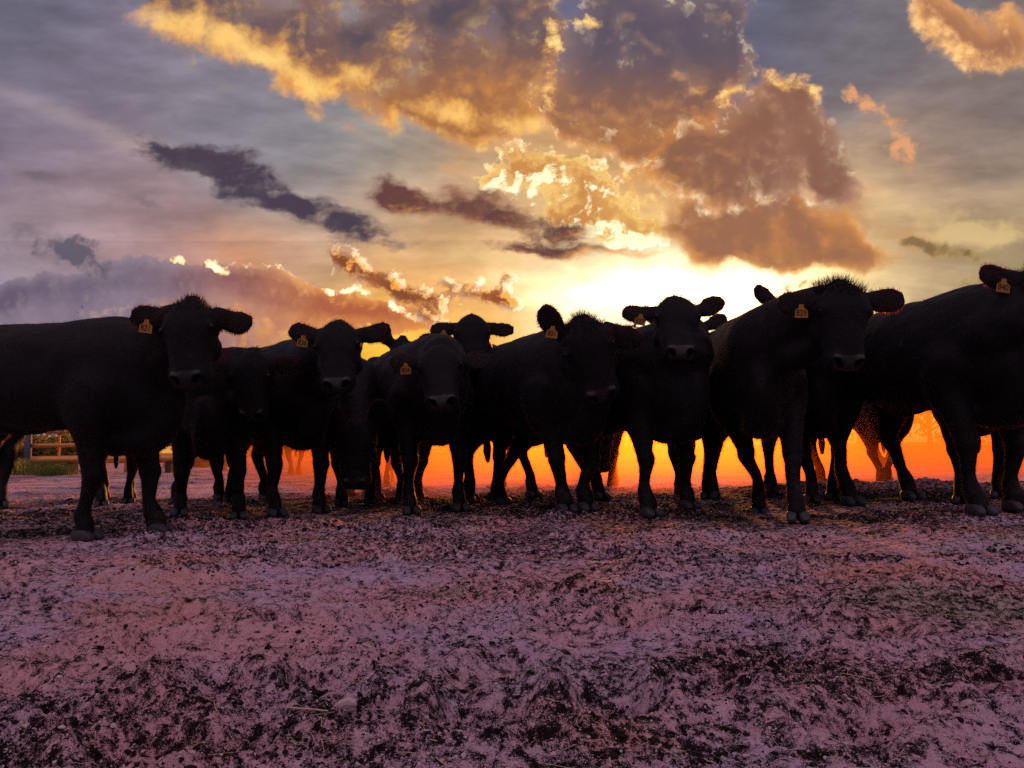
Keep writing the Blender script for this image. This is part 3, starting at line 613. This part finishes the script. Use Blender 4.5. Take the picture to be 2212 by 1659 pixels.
        ff_ = [tuple(range(k_)), tuple(range(2 * k_ - 1, k_ - 1, -1))] + [(i, k_ + i, k_ + (i + 1) % k_, (i + 1) % k_) for i in range(k_)]
        tm = bpy.data.meshes.new('ear_tag'); tm.from_pydata([tuple(v) for v in vv_], [], ff_); to = link_mesh('ear_tag', tm, root, [TAGM])
        if tagnum:
            cu = bpy.data.curves.new('number', 'FONT'); cu.body = tagnum; cu.size = .047 * s; cu.align_x = 'CENTER'; cu.extrude = .0004; cu.offset = .0003
            to_ = bpy.data.objects.new('t', cu); COL.objects.link(to_); dg = bpy.context.evaluated_depsgraph_get(); dg.update()
            nm = bpy.data.meshes.new_from_object(to_.evaluated_get(dg)); bpy.data.objects.remove(to_)
            o_ = a0 - base + zz * (-.062 * s) + fcg * .0022
            mx = Matrix(((xr.x, zz.x, fcg.x, o_.x), (xr.y, zz.y, fcg.y, o_.y), (xr.z, zz.z, fcg.z, o_.z), (0, 0, 0, 1))) @ Matrix.Diagonal((.80, 1.0, 1, 1))
            nm.transform(mx); nm.name = 'number'; nm.materials.clear(); link_mesh('number', nm, to, [INK])
    return root

COWS = [
 dict(label='big black cow nearest the left edge, tagged, standing side on before the fence', feet=[(180, 1172), (340, 1162)], yaw=-12, s=1.0, poll=(405, 640), muz=(404, 832), hd=4.15, ears=[(280, 680), (520, 693)], tagnum='821', voxel=.012, nh=12000, tuft=.55, seed=1, belly=.055),
 dict(label='smaller black cow with a low head, right of the leftmost cow', feet=[(388, 1134), (515, 1130)], yaw=-72, s=.93, poll=(540, 756), muz=(543, 908), hd=5.15, ears=[(447, 780), (637, 787)], tagnum='832', voxel=.012, nh=8000, tuft=.1, seed=2, hind=[(392, 1094), (500, 1092)]),
 dict(label='black cow wearing the yellow tag 836, third head from the left', feet=[(594, 1124), (690, 1112)], yaw=-52, s=1.05, poll=(728, 691), muz=(728, 842), hd=5.2, ears=[(625, 708), (817, 714)], tagnum='836', voxel=.012, nh=10000, tuft=.1, seed=3, hind=[(470, 1088), (522, 1082)]),
 dict(label='black cow grazing with its muzzle on the dirt, right of the cow tagged 836', feet=[(738, 1100), (800, 1098)], yaw=-79, s=1.0, poll=(768, 900), muz=(764, 1088), hd=5.95, ears=[(725, 905), (812, 905)], voxel=.014, nh=7000, tuft=.1, seed=4, hlen=.5, hind=[(755, 1072), (795, 1072)]),
 dict(label='mostly hidden black cow, poll and ear tips showing over the cow tagged 804', feet=[(868, 1088), (902, 1086)], yaw=-83, s=1.0, poll=(868, 727), muz=(866, 860), hd=6.9, ears=[(823, 715), (912, 738)], voxel=.016, nh=4000, tuft=.1, seed=5, headw=.8, hlen=.44, hind=[(872, 1066), (898, 1066)]),
 dict(label='black cow wearing the yellow tag 804, its head held low in mid row', feet=[(886, 1114), (992, 1107)], yaw=-68, s=1.08, poll=(948, 742), muz=(955, 880), hd=5.5, ears=[(860, 778), (1045, 775)], tagnum='804', voxel=.012, nh=9000, tuft=.1, seed=6, hind=[(836, 1078), (882, 1080)]),
 dict(label='black cow with a pointed poll looking over the cow tagged 804', feet=[(1012, 1092), (1074, 1088)], yaw=-112, s=1.12, poll=(1018, 676), muz=(1024, 795), hd=6.4, ears=[(930, 710), (1103, 712)], tagnum='', voxel=.013, nh=8000, tuft=.05, seed=7, hlen=.46, hind=[(1006, 1066), (1072, 1066)]),
 dict(label='stocky shaggy black cow turning its nose aside, one ear pricked, both front hooves together', feet=[(1220, 1118), (1266, 1116)], yaw=-66, s=1.08, poll=(1255, 686), muz=(1304, 866), hd=5.05, ears=[(1178, 676), (1356, 728)], tagnum='801', voxel=.012, nh=11000, tuft=.8, seed=8, wide=1.08, headw=1.05, hind=[(1074, 1084), (1150, 1086)]),
 dict(label='black cow grazing farther back, its lowered snout right of the shaggy cow', feet=[(1268, 1058), (1324, 1057)], yaw=-97, s=1.1, poll=(1290, 900), muz=(1296, 1020), hd=8.2, ears=[(1250, 905), (1330, 905)], voxel=.018, nh=3000, tuft=.1, seed=9),
 dict(label='black cow with both ears spread against the brightest sky, fourth head from the right', feet=[(1402, 1122), (1484, 1112)], yaw=-62, s=1.06, poll=(1460, 636), muz=(1471, 772), hd=5.3, ears=[(1360, 674), (1558, 648)], tagnum='827', voxel=.012, nh=11000, tuft=.4, seed=10, hind=[(1335, 1072), (1424, 1078)]),
 dict(label='black cow hidden behind the spread eared cow, one ear tip showing', feet=[(1470, 1086), (1530, 1084)], yaw=-103, s=1.12, poll=(1492, 676), muz=(1490, 790), hd=6.9, ears=[(1420, 690), (1566, 682)], voxel=.016, nh=4000, tuft=.1, seed=11, hind=[(1480, 1062), (1530, 1062)]),
 dict(label='broad black cow with a spiky topknot and yellow tag, second from the right', feet=[(1640, 1104), (1722, 1130)], yaw=-103, s=1.11, rump=.09, base_at=(1640, 5.45), poll=(1822, 604), muz=(1832, 796), hd=4.6, ears=[(1682, 656), (1957, 640)], tagnum='829', voxel=.012, nh=12000, tuft=1.3, seed=12, hind=[(1540, 1080), (1655, 1072)]),
 dict(label='black cow behind the spiky topknot, its reddish ear edge lit by the sun', feet=[(1755, 1088), (1802, 1084)], yaw=-112, s=1.12, poll=(1722, 632), muz=(1728, 760), hd=6.1, ears=[(1664, 648), (1790, 640)], voxel=.015, nh=5000, tuft=.3, seed=13, hind=[(1778, 1064), (1806, 1064)]),
 dict(label='tall black cow cut off by the right edge, wearing the tag 840', feet=[(2112, 1118), (2192, 1110)], yaw=-81, s=1.22, poll=(2262, 560), muz=(2290, 760), hd=4.85, ears=[(2130, 590), (2395, 590)], tagnum='840', voxel=.013, nh=11000, tuft=.3, seed=14, hind=[(1840, 1092), (1967, 1087)], belly=.02),
 dict(label='black cow behind the tall cow tagged 840, only its slanting legs showing', feet=[(2078, 1084), (2160, 1080)], yaw=-121, s=1.12, poll=(2120, 760), muz=(2125, 880), hd=6.3, ears=[(2050, 780), (2190, 780)], voxel=.016, nh=3500, tuft=.1, seed=15, hind=[(2088, 1062), (2165, 1060)]),
 dict(label='black cow at the extreme left edge behind the leftmost cow, one leg showing', feet=[(2, 1105), (-66, 1100)], yaw=-57, s=1.0, poll=(-70, 720), muz=(-70, 840), hd=6.6, ears=[(-125, 740), (-15, 740)], voxel=.018, nh=3500, tuft=.1, seed=19, hind=[(0, 1082), (-50, 1078)]),
 dict(label='black cow behind the tall cow tagged 840, one straight leg showing under its belly', feet=[(1904, 1058), (1917, 1057)], yaw=-116, s=1.05, poll=(1920, 760), muz=(1922, 860), hd=7.9, ears=[(1875, 770), (1965, 770)], voxel=.018, nh=3000, tuft=.1, seed=20, hind=[(1908, 1044), (1916, 1044)]),
 dict(label='black cow standing behind the leftmost cow, only its legs showing', feet=[(218, 1104), (276, 1094)], yaw=-63, s=.98, poll=(250, 800), muz=(255, 900), hd=6.5, ears=[(190, 810), (310, 810)], voxel=.016, nh=4000, tuft=.1, seed=16, hind=[(225, 1078), (280, 1072)]),
 dict(label='far black cow in orange dust behind the grazing cow, only its legs showing', feet=[(806, 1046), (836, 1054)], yaw=-80, s=1.0, poll=(830, 880), muz=(832, 960), hd=9.0, ears=[(795, 885), (865, 885)], voxel=.018, nh=3500, tuft=.1, seed=17),
 dict(label='farthest black cow, two pale legs showing beneath the cow tagged 836', feet=[(628, 1026), (645, 1025)], yaw=-75, s=1.05, poll=(636, 915), muz=(636, 950), hd=16.2, ears=[(615, 918), (660, 918)], voxel=.022, nh=2500, tuft=.1, seed=18, hind=[(630, 1020), (646, 1020)]),
]
for c in COWS: make_cow(**c)
#COWEND

# ------------------------------------------------------------------ things on the dirt
def rocks(n, pos, size, flat=.6, sub=1):
    """n lumpy pebbles as one vertex / face array"""
    import bmesh
    bm = bmesh.new(); bmesh.ops.create_icosphere(bm, subdivisions=sub, radius=1.0)
    bv = np.array([v.co for v in bm.verts]); bf = np.array([[v.index for v in f.verts] for f in bm.faces]); bm.free()
    k = len(bv); a = rng.uniform(0, 2 * math.pi, n)
    j = 1 + rng.normal(size=(n, k, 1)) * .22
    sc = np.stack([rng.uniform(.7, 1.4, n), rng.uniform(.6, 1.1, n), rng.uniform(.7, 1.2, n) * flat], 1)
    v = bv[None] * j * sc[:, None, :] * size[:, None, None]
    c, s_ = np.cos(a)[:, None], np.sin(a)[:, None]
    v = np.stack([v[..., 0] * c - v[..., 1] * s_, v[..., 0] * s_ + v[..., 1] * c, v[..., 2]], -1) + pos[:, None, :]
    f = bf[None] + (np.arange(n) * k)[:, None, None]
    return v.reshape(-1, 3), f.reshape(-1, 3)
def scatter(n, d0, d1, clump=None):
    d = d0 * (d1 / d0) ** rng.uniform(0, 1, n * 3); a = rng.uniform(-.76, .76, n * 3); x, y = np.sin(a) * d, np.cos(a) * d
    if clump is not None: keep = fbm(x * 1.6, y * 1.6, 40, 3) + rng.normal(size=n * 3) * .05 > clump; x, y = x[keep], y[keep]
    x, y = x[:n], y[:n]; return np.stack([x, y, height(x, y)], 1)
CLOD = plain('dark_clod', (.022, .014, .013), .95, .1, .5, 120)
PEB = plain('pale_pebble', (.55, .42, .42), .9, .15, .3, 90)
STRAW = plain('dry_straw', (.55, .43, .33), .8, .2, .3, 50)
p = scatter(24000, 1.0, 9.0, .46); sz = np.clip(rng.lognormal(-5.45, .55, len(p)), .002, .015) * np.clip(np.linalg.norm(p, axis=1) / 4, .55, 1.3)
v, f = rocks(len(p), p, sz, .65); tag(link_mesh('dirt_clods', np_mesh('dirt_clods', v, f, False), mats=[CLOD]), 'crumbled dark clods of dirt and dung scattered over the trampled lot', 'clods', kind='stuff')
p = scatter(16000, 1.0, 8.0); sz = np.clip(rng.lognormal(-6.2, .45, len(p)), .0013, .009)
v, f = rocks(len(p), p, sz, .8); tag(link_mesh('pebbles', np_mesh('pebbles', v, f, False), mats=[PEB]), 'small pale pebbles and grit strewn over the dirt', 'pebbles', kind='stuff')
def stalks(p, ln, wd, bend=.12):
    n = len(p); a = rng.uniform(0, math.pi, n); el = rng.normal(size=n) * .12
    d = np.stack([np.cos(a) * np.cos(el), np.sin(a) * np.cos(el), np.sin(el)], 1); sd = np.stack([-np.sin(a), np.cos(a), 0 * a], 1)
    vs = []
    for t_ in (-.5, -.17, .17, .5):
        c = p + d * (ln * t_)[:, None] + sd * (ln * bend * (t_ * t_) * rng.choice([-1, 1], n))[:, None]; c = c.copy(); c[:, 2] = np.maximum(c[:, 2], height(c[:, 0], c[:, 1])) + .002
        for q_ in (0, 1, 2):
            an = q_ * 2 * math.pi / 3; vs.append(c + sd * (wd * math.cos(an))[:, None] + np.array([0, 0, 1.0]) * (wd * math.sin(an))[:, None])
    v = np.stack(vs, 1).reshape(-1, 3); fs = []
    for r_ in range(3):
        for q_ in range(3): fs.append([r_ * 3 + q_, r_ * 3 + (q_ + 1) % 3, r_ * 3 + 3 + (q_ + 1) % 3, r_ * 3 + 3 + q_])
    f = (np.array(fs)[None] + (np.arange(n) * 12)[:, None, None]).reshape(-1, 4); return v, f
p = scatter(2200, 1.0, 9.0); v, f = stalks(p, np.clip(rng.lognormal(-3.9, .5, len(p)), .008, .08), rng.uniform(.0005, .0011, len(p)))
tag(link_mesh('straw_litter', np_mesh('straw_litter', v, f), mats=[STRAW]), 'bits of dry straw littered over the trampled dirt', 'straw', kind='stuff')
STK = [((1300, 875), .16, 'long pale straw stalk on the dirt right of the middle, lying aslant'), ((1195, 805), .0, '')]
for (dx, dy), ln, lab in [((1690, 1330), .14, 'pale straw stalk lying level on the purple dirt, right of centre'), ((1930, 1095), .16, 'straw stalk lying beside the hoof below the cow tagged 840'),
                          ((243, 1515), .085, 'short upright pale straw stuck in the dirt at the lower left'), ((660, 1635), .08, 'pale straw stalk lying aslant at the bottom, left of centre'),
                          ((1595, 1385), .075, 'thin straw lying flat before the broad cow, on pale dirt'), ((680, 1132), .10, 'pale flat splinter on the dirt before the cow tagged 836'),
                          ((90, 1437), .06, 'thin pale straw leaning in the dirt near the left edge')]:
    q = on_ground(dx, dy); v, f = stalks(np.array([[q.x, q.y, gh(q.x, q.y) + .006]]), np.array([ln]), np.array([.0016]), .08)
    c = v.mean(0); o_ = link_mesh('straw_stalk', np_mesh('straw_stalk', v - c, f), mats=[STRAW]); o_.location = c
    tag(o_, lab, 'straw', 'single straws on the dirt')
q = on_ground(742, 1575); B_ = Body()
B_.tube([(-.036, -.004, .004), (-.015, .002, .012), (.014, .008, .018), (.032, .004, .014), (.036, .002, .008)], [(.004, .004), (.016, .011), (.020, .015), (.014, .011), (.006, .005)], n=9, k=2, power=3.2)
mm = bpy.data.meshes.new('stone'); mm.from_pydata([tuple(v) for v in B_.v], [], B_.f)
o_ = link_mesh('stone', mm, mats=[PEB]); o_.location = (q.x, q.y, gh(q.x, q.y) + .001); o_.scale = (.55, .55, .62); tag(o_, 'pale flat stone lying in the dirt near the bottom, left of centre', 'stone')
for (dx, dy, s_, lab) in [((1535), 1440, .008, 'small pale pebble in the dirt right of the middle'), (1090, 1612, .008, '')][:0]: pass

# ------------------------------------------------------------------ the lot's edge: fence, pipe, grass, trees, road
RUST = plain('rusty_steel', (.62, .27, .08), .34, .5, .3, 14); RUST.node_tree.nodes['Principled BSDF'].inputs['Metallic'].default_value = .55
BLUE = plain('weathered_plank', (.10, .12, .17), .8, .2, .3, 12)
LEAF, t, b, o = mat('leaves')
g = t.nodes.new('ShaderNodeNewGeometry'); n = noise(t, X(t, g.outputs['Position']), 1.5, 4, .6)
t.links.new(mixc(t, n, (.030, .045, .012), (.085, .085, .022)).s, b.inputs['Base Color']); b.inputs['Roughness'].default_value = .7
tr = t.nodes.new('ShaderNodeBsdfTranslucent'); tr.inputs['Color'].default_value = (.28, .22, .03, 1); ms = t.nodes.new('ShaderNodeMixShader'); ms.inputs[0].default_value = .4
t.links.new(b.outputs[0], ms.inputs[1]); t.links.new(tr.outputs[0], ms.inputs[2]); t.links.new(ms.outputs[0], o.inputs[0])
BARK = plain('bark', (.07, .05, .035), .9, .1, .4, 6)
GRASS, t, b, o = mat('grass_blades')
b.inputs['Base Color'].default_value = (.10, .13, .03, 1); b.inputs['Roughness'].default_value = .6
tr = t.nodes.new('ShaderNodeBsdfTranslucent'); tr.inputs['Color'].default_value = (.35, .36, .06, 1); ms = t.nodes.new('ShaderNodeMixShader'); ms.inputs[0].default_value = .45
t.links.new(b.outputs[0], ms.inputs[1]); t.links.new(tr.outputs[0], ms.inputs[2]); t.links.new(ms.outputs[0], o.inputs[0])
ROADM = plain('pale_gravel', (.52, .46, .44), .9, .2, .15, 3)

def part(name, B_, m, parent, smooth=True):
    me = bpy.data.meshes.new(name); me.from_pydata([tuple(v) for v in B_.v], [], B_.f); me.polygons.foreach_set('use_smooth', [smooth] * len(B_.f)); me.update()
    return link_mesh(name, me, parent, [m])
def box(B_, lo, hi):
    b0 = len(B_.v); x0, y0, z0 = lo; x1, y1, z1 = hi
    B_.v += [Vector(q) for q in ((x0, y0, z0), (x1, y0, z0), (x1, y1, z0), (x0, y1, z0), (x0, y0, z1), (x1, y0, z1), (x1, y1, z1), (x0, y1, z1))]
    B_.f += [tuple(b0 + i for i in q) for q in ((0, 3, 2, 1), (4, 5, 6, 7), (0, 1, 5, 4), (1, 2, 6, 5), (2, 3, 7, 6), (3, 0, 4, 7))]
FD = 20.5
def gx_at(dx, y): return at(dx, 970, y).x
pf = empty('pipe_fence', (gx_at(62, FD), FD, 0), 'rusty pipe rail fence with a plank post at the left edge of the lot', 'fence')
x0 = gx_at(62, FD); xe = x0 + 8.5
for i in range(5):
    B_ = Body(); box(B_, (i * 2.6 - .09 - 2.6 * (i == 4) * 4.0, -.06, -.1), (i * 2.6 + .05 - 2.6 * (i == 4) * 4.0, .06, 1.75)) if i in (0,) else B_.tube([(i * 2.6 - 13 * (i == 4), 0, -.1), (i * 2.6 - 13 * (i == 4), 0, 1.0), (i * 2.6 - 13 * (i == 4), 0, 1.7)], [.06] * 3, n=10, up=(0, 1, 0))
    part('post', B_, BLUE if i == 0 else RUST, pf)
for z, r_ in ((1.45, .045), (1.10, .045), (.745, .058)):
    B_ = Body(); B_.tube([(-4.5, .10, z + .03), (0, .11, z), (2, .11, z - .01), (4, .11, z - .02), (8.4, .11, z - .04)], [r_] * 5, n=10); part('rail', B_, RUST, pf)
B_ = Body(); B_.tube([(0, 0, 0), (.0, 0, .8), (0, 0, 1.0)], [.035] * 3, n=8, up=(0, 1, 0)); pp = part('stake', B_, RUST, pf); pp.location = (.62, .3, 0)
lg = empty('steel_pipe', (gx_at(72, FD - 1.0), FD - 1.0, 0), 'thick rusty orange pipe lying on the ground before the fence', 'pipe')
B_ = Body(); B_.tube([(-.0, 0, .36), (2, -.02, .36), (5.2, -.05, .35)], [.105] * 3, n=18); B_.tube([(-.02, 0, .36), (-.015, 0, .36)], [.085, .085], n=18, k=1); part('pipe', B_, RUST, lg)
for xx in (.9, 3.4):
    B_ = Body(); box(B_, (xx, -.18, -.05), (xx + .14, .18, .26)); part('block', B_, BARK, lg, False)

def blades(n, cx_, cy_, rx, ry, h, w):
    x = cx_ + np.clip(rng.normal(size=n), -2, 2) * rx; y = cy_ + rng.normal(size=n) * ry; z = height(x, y); a = rng.uniform(0, 2 * math.pi, n); hh = h * rng.uniform(.5, 1.15, n); ln = rng.uniform(.15, .8, n) * hh
    b0 = np.stack([x, y, z], 1); sd = np.stack([np.cos(a + 1.57), np.sin(a + 1.57), 0 * a], 1) * w; dv = np.stack([np.cos(a) * ln, np.sin(a) * ln, 0 * a], 1); up = np.array([0, 0, 1.0]) * hh[:, None]
    v = np.stack([b0 - sd, b0 + sd, b0 + dv * .3 + up * .6 + sd * .8, b0 + dv * .3 + up * .6 - sd * .8, b0 + dv + up * .95], 1).reshape(-1, 3)
    k = np.arange(n)[:, None] * 5; return v, np.concatenate([k + [0, 1, 2], k + [0, 2, 3], k + [3, 2, 4]])
for i, (dx, dd, rx, h, lab) in enumerate([(22, FD - .6, .30, .42, 'green grass clump at the foot of the plank post'), (92, FD - 1.3, .30, .36, 'arching green grass tuft right of the plank post'), (120, FD - 1.9, .25, .26, 'small grass tuft under the end of the rusty pipe'), (425, FD + 6, .5, .5, 'sunlit grass tuft beyond the legs of the leftmost cow')]):
    xx = gx_at(dx, dd); v, f = blades(420, xx, dd, rx, .16, h, .012); c = np.array([xx, dd, 0]); o_ = link_mesh('grass_clump', np_mesh('grass_clump', v - c, f), mats=[GRASS]); o_.location = c; tag(o_, lab, 'grass', 'grass clumps along the fence')
vs, fs, k = [], [], 0
for j in range(90):
    yy = rng.uniform(57, 78); v, f = blades(90, rng.uniform(-50, 50), yy, 2.2, .8, .32, .02); vs.append(v); fs.append(f + k); k += len(v)
tag(link_mesh('grass_verge', np_mesh('grass_verge', np.concatenate(vs), np.concatenate(fs)), mats=[GRASS]), 'yellow green grass verge at the far side of the dirt lot', 'grass', kind='stuff')
# road: a low pale gravel bank far behind the verge
B_ = Body(); rv_ = []
for xx in np.linspace(-120, 120, 41):
    for yy, zz in ((97, -.2), (98, .22), (106, .26), (107, -.2)): B_.v.append(Vector((xx, yy, zz + .03 * math.sin(xx * .3))))
for i in range(40):
    for j in range(3): B_.f.append((i * 4 + j, i * 4 + 4 + j, i * 4 + 5 + j, i * 4 + 1 + j))
tag(part('road', B_, ROADM, None), kind='structure')

def tree(x, y, h, w, label, n=700, leaf=.16, group='trees and bushes beyond the lot', low=.12):
    r_ = empty('tree', (x, y, 0), label, 'tree', group); B_ = Body(); lean = random.uniform(-.1, .1) * h
    B_.tube([(0, 0, -.2), (lean * .3, 0, h * .25), (lean, 0, h * .6), (lean, 0, h * .85)], [h * .035, h * .028, h * .018, h * .006], up=(0, 1, 0), n=8)
    ends = []
    for i in range(7):
        a = i * 2.4 + random.random(); z0 = h * random.uniform(.18, .55); L_ = w * random.uniform(.5, .95)
        e = Vector((math.cos(a) * L_ + lean * .6, math.sin(a) * L_, z0 + h * random.uniform(.12, .38))); ends.append(e)
        B_.tube([(lean * z0 / h, 0, z0), (e.x * .5, e.y * .5, (z0 + e.z) / 2 + .05 * h), e], [h * .014, h * .01, h * .004], up=(0, .3, 1), n=6)
    part('trunk', B_, BARK, r_)
    cl = [(e, w * random.uniform(.32, .5)) for e in ends] + [(Vector((lean + random.uniform(-.4, .4) * w, random.uniform(-.4, .4) * w, h * random.uniform(.55, .88))), w * random.uniform(.28, .45)) for _ in range(6)] + [(Vector((random.uniform(-.8, .8) * w, random.uniform(-.6, .6) * w, h * random.uniform(low, .35))), w * random.uniform(.25, .4)) for _ in range(4)]
    ci = rng.integers(0, len(cl), n); cc = np.array([cl[i][0] for i in ci]); cr = np.array([cl[i][1] for i in ci])
    u = rng.normal(size=(n, 3)); u /= np.linalg.norm(u, axis=1)[:, None]; p = cc + u * (cr * rng.uniform(.25, 1, n) ** .6)[:, None] * [1, 1, .8]
    p[:, 2] = np.maximum(p[:, 2], .05)
    a1 = rng.normal(size=(n, 3)); a1 /= np.linalg.norm(a1, axis=1)[:, None]; a2 = np.cross(a1, rng.normal(size=(n, 3))); a2 /= np.linalg.norm(a2, axis=1)[:, None]
    s1 = (leaf * rng.uniform(.6, 1.4, n))[:, None]; v = np.stack([p - a1 * s1, p + a2 * s1 * .55, p + a1 * s1, p - a2 * s1 * .55], 1).reshape(-1, 3)
    link_mesh('crown', np_mesh('crown', v, (np.arange(n)[:, None] * 4 + [0, 1, 2, 3]), False), r_, [LEAF])
TREES = [(20, 40, 1.35, 1.8, 'tangled bush behind the pipe fence, left of the plank post'), (95, 36, 1.15, 1.6, 'low scrubby bush behind the rusty rail'), (150, 40, 1.25, 1.7, 'dark bush behind the far end of the rusty pipe'), (430, 62, 2.0, 2.0, 'yellowish bush seen between the legs of the leftmost and second cows'),
         (575, 74, 1.7, 2.6, 'low bush under the thin pole at the far verge'), (640, 78, 3.2, 2.8, 'round bush above the far pale legged cow'), (712, 84, 3.8, 3.0, 'bush seen between the cow tagged 836 and the grazing cow'), (845, 88, 4.2, 3.4, 'leafy tree behind the dusty far cow'),
         (925, 92, 2.9, 3.6, 'broad bush beneath the chest of the cow tagged 804'), (1045, 84, 3.4, 3.0, 'sparse leafy tree right of the cow tagged 804'), (1118, 112, 2.6, 4.2, 'distant hedge tree behind the pale road'), (1345, 70, 5.0, 3.0, 'open branched tree left of the spread eared cow'),
         (1450, 66, 3.6, 3.0, 'sunlit tree between the legs of the spread eared cow'), (1560, 52, 5.6, 3.2, 'tall wispy tree left of the broad cow'), (1690, 56, 4.4, 3.0, 'orange lit tree behind the front legs of the broad cow'), (1790, 60, 4.6, 3.2, 'tree behind the legs of the broad cow, right of its hooves'), (1860, 50, 4.8, 3.0, 'orange lit tree left of the tall cow at the right edge'),
         (1935, 54, 4.4, 2.8, 'tree seen between the hind legs of the cow tagged 840'), (2010, 48, 5.2, 3.0, 'tree beneath the belly of the cow tagged 840'), (2100, 52, 5.0, 3.2, 'tree behind the front legs of the cow tagged 840'), (2205, 50, 4.8, 3.0, 'tree at the right edge behind the last cow')]
for dx, y, h, w, lab in TREES: tree(gx_at(dx, y), y, h, w, lab, n=750 if y > 45 else 1100, leaf=.13 + y * .0008)
for dx, y, h, lab in [(545, 70, 5.5, 'thin dark pole by the far verge, seen between cow legs at left'), (433, 45, 1.7, 'short fence post beyond the legs of the leftmost cow')]:
    B_ = Body(); B_.tube([(0, 0, -.2), (0, 0, h * .5), (0, 0, h)], [.07 if h > 3 else .045] * 3, n=10, up=(0, 1, 0))
    o_ = part('pole', B_, BARK, None); o_.location = (gx_at(dx, y), y, 0); tag(o_, lab, 'pole')

# ------------------------------------------------------------------ birds
BIRD = plain('dark_feathers', (.05, .04, .035), .7, .2, .2, 30)
for (dx, dy, d_, sp, rz, lab) in [(1372, 706, 14, .26, .5, 'small bird gliding left of the spread eared cow against the bright sky'), (178, 664, 30, .30, .2, 'tiny bird above the back of the leftmost cow, the right one of two'), (168, 676, 34, .30, -.3, 'tiny bird above the back of the leftmost cow, the left one of two')]:
    q = at(dx, dy, d_); r_ = empty('bird', q, lab, 'bird', 'birds in the sky'); B_ = Body()
    B_.tube([(-.10, 0, 0), (-.05, 0, .0), (.02, 0, .005), (.07, 0, .012), (.10, 0, .01), (.125, 0, .006)], [(.012, .004), (.014, .012), (.024, .022), (.018, .018), (.014, .013), (.003, .003)], n=10); part('body', B_, BIRD, r_)
    for sg in (-1, 1):
        B_ = Body(); B_.tube([(.03, sg * .01, .01), (.03, sg * sp * .35, .055), (.0, sg * sp * .7, .07), (-.06, sg * sp, .05)], [(.035, .006), (.033, .005), (.024, .004), (.006, .002)], up=(0, 0, 1), n=8); part('wing', B_, BIRD, r_)
    r_.rotation_euler = (.35, -.1, math.pi + rz); r_.scale = (.8, .8, .8) if d_ < 20 else (.4, .4, .4)

# ------------------------------------------------------------------ dust hanging low behind the herd, lit by the sun
DM = bpy.data.materials.new('sunlit_dust'); DM.use_nodes = True; t = DM.node_tree; t.nodes.clear()
pv = t.nodes.new('ShaderNodeVolumePrincipled'); oo = t.nodes.new('ShaderNodeOutputMaterial'); t.links.new(pv.outputs[0], oo.inputs['Volume'])
pv.inputs['Color'].default_value = (1.0, .32, .03, 1); pv.inputs['Density'].default_value = .030; pv.inputs['Anisotropy'].default_value = .78
B_ = Body()
ys = (8.2, 42); XL = {8.2: .02 * 8.2, 42: -.55 * 42}
for yy in ys:
    zt = .54 + .046 * yy
    B_.v += [Vector(q) for q in ((XL[yy], yy, -.35), (.85 * yy, yy, -.35), (.85 * yy, yy, zt), (XL[yy], yy, zt))]
B_.f = [(0, 1, 2, 3), (7, 6, 5, 4), (0, 4, 5, 1), (1, 5, 6, 2), (2, 6, 7, 3), (3, 7, 4, 0)]
DM2 = DM.copy(); DM2.name = 'kicked_up_dust'; t = DM2.node_tree; pv2 = t.nodes['Principled Volume']; pv2.inputs['Color'].default_value = (1.0, .26, .03, 1)
g = t.nodes.new('ShaderNodeNewGeometry'); P = X(t, g.outputs['Position']); sp = t.nodes.new('ShaderNodeSeparateXYZ'); t.links.new(P.s, sp.inputs[0])
dx_, dy_, dz_ = (X(t, sp.outputs[i]) for i in range(3))
edge = dx_ + dy_ * .28
den = dz_.ss(.95, 0.0) * dy_.ss(6.8, 9.0) * dy_.ss(24, 14) * edge.ss(-1.6, .8) * (noise(t, P, .7, 3, .55).ss(.28, .68) * .26)
t.links.new(den.s, pv2.inputs['Density']); DM2.cycles.homogeneous_volume = False; DM2.cycles.volume_step_rate = 1.0
B2 = Body(); box(B2, (-8.5, 6.7, -.30), (16, 24.2, 1.0))
tag(part('dust_cloud', B2, DM2, None, False), 'red dust kicked up round the hooves at the back of the herd', 'dust', kind='stuff')
tag(part('dust_haze', B_, DM, None, False), 'orange dust hanging low over the lot behind the herd', 'dust', kind='stuff')
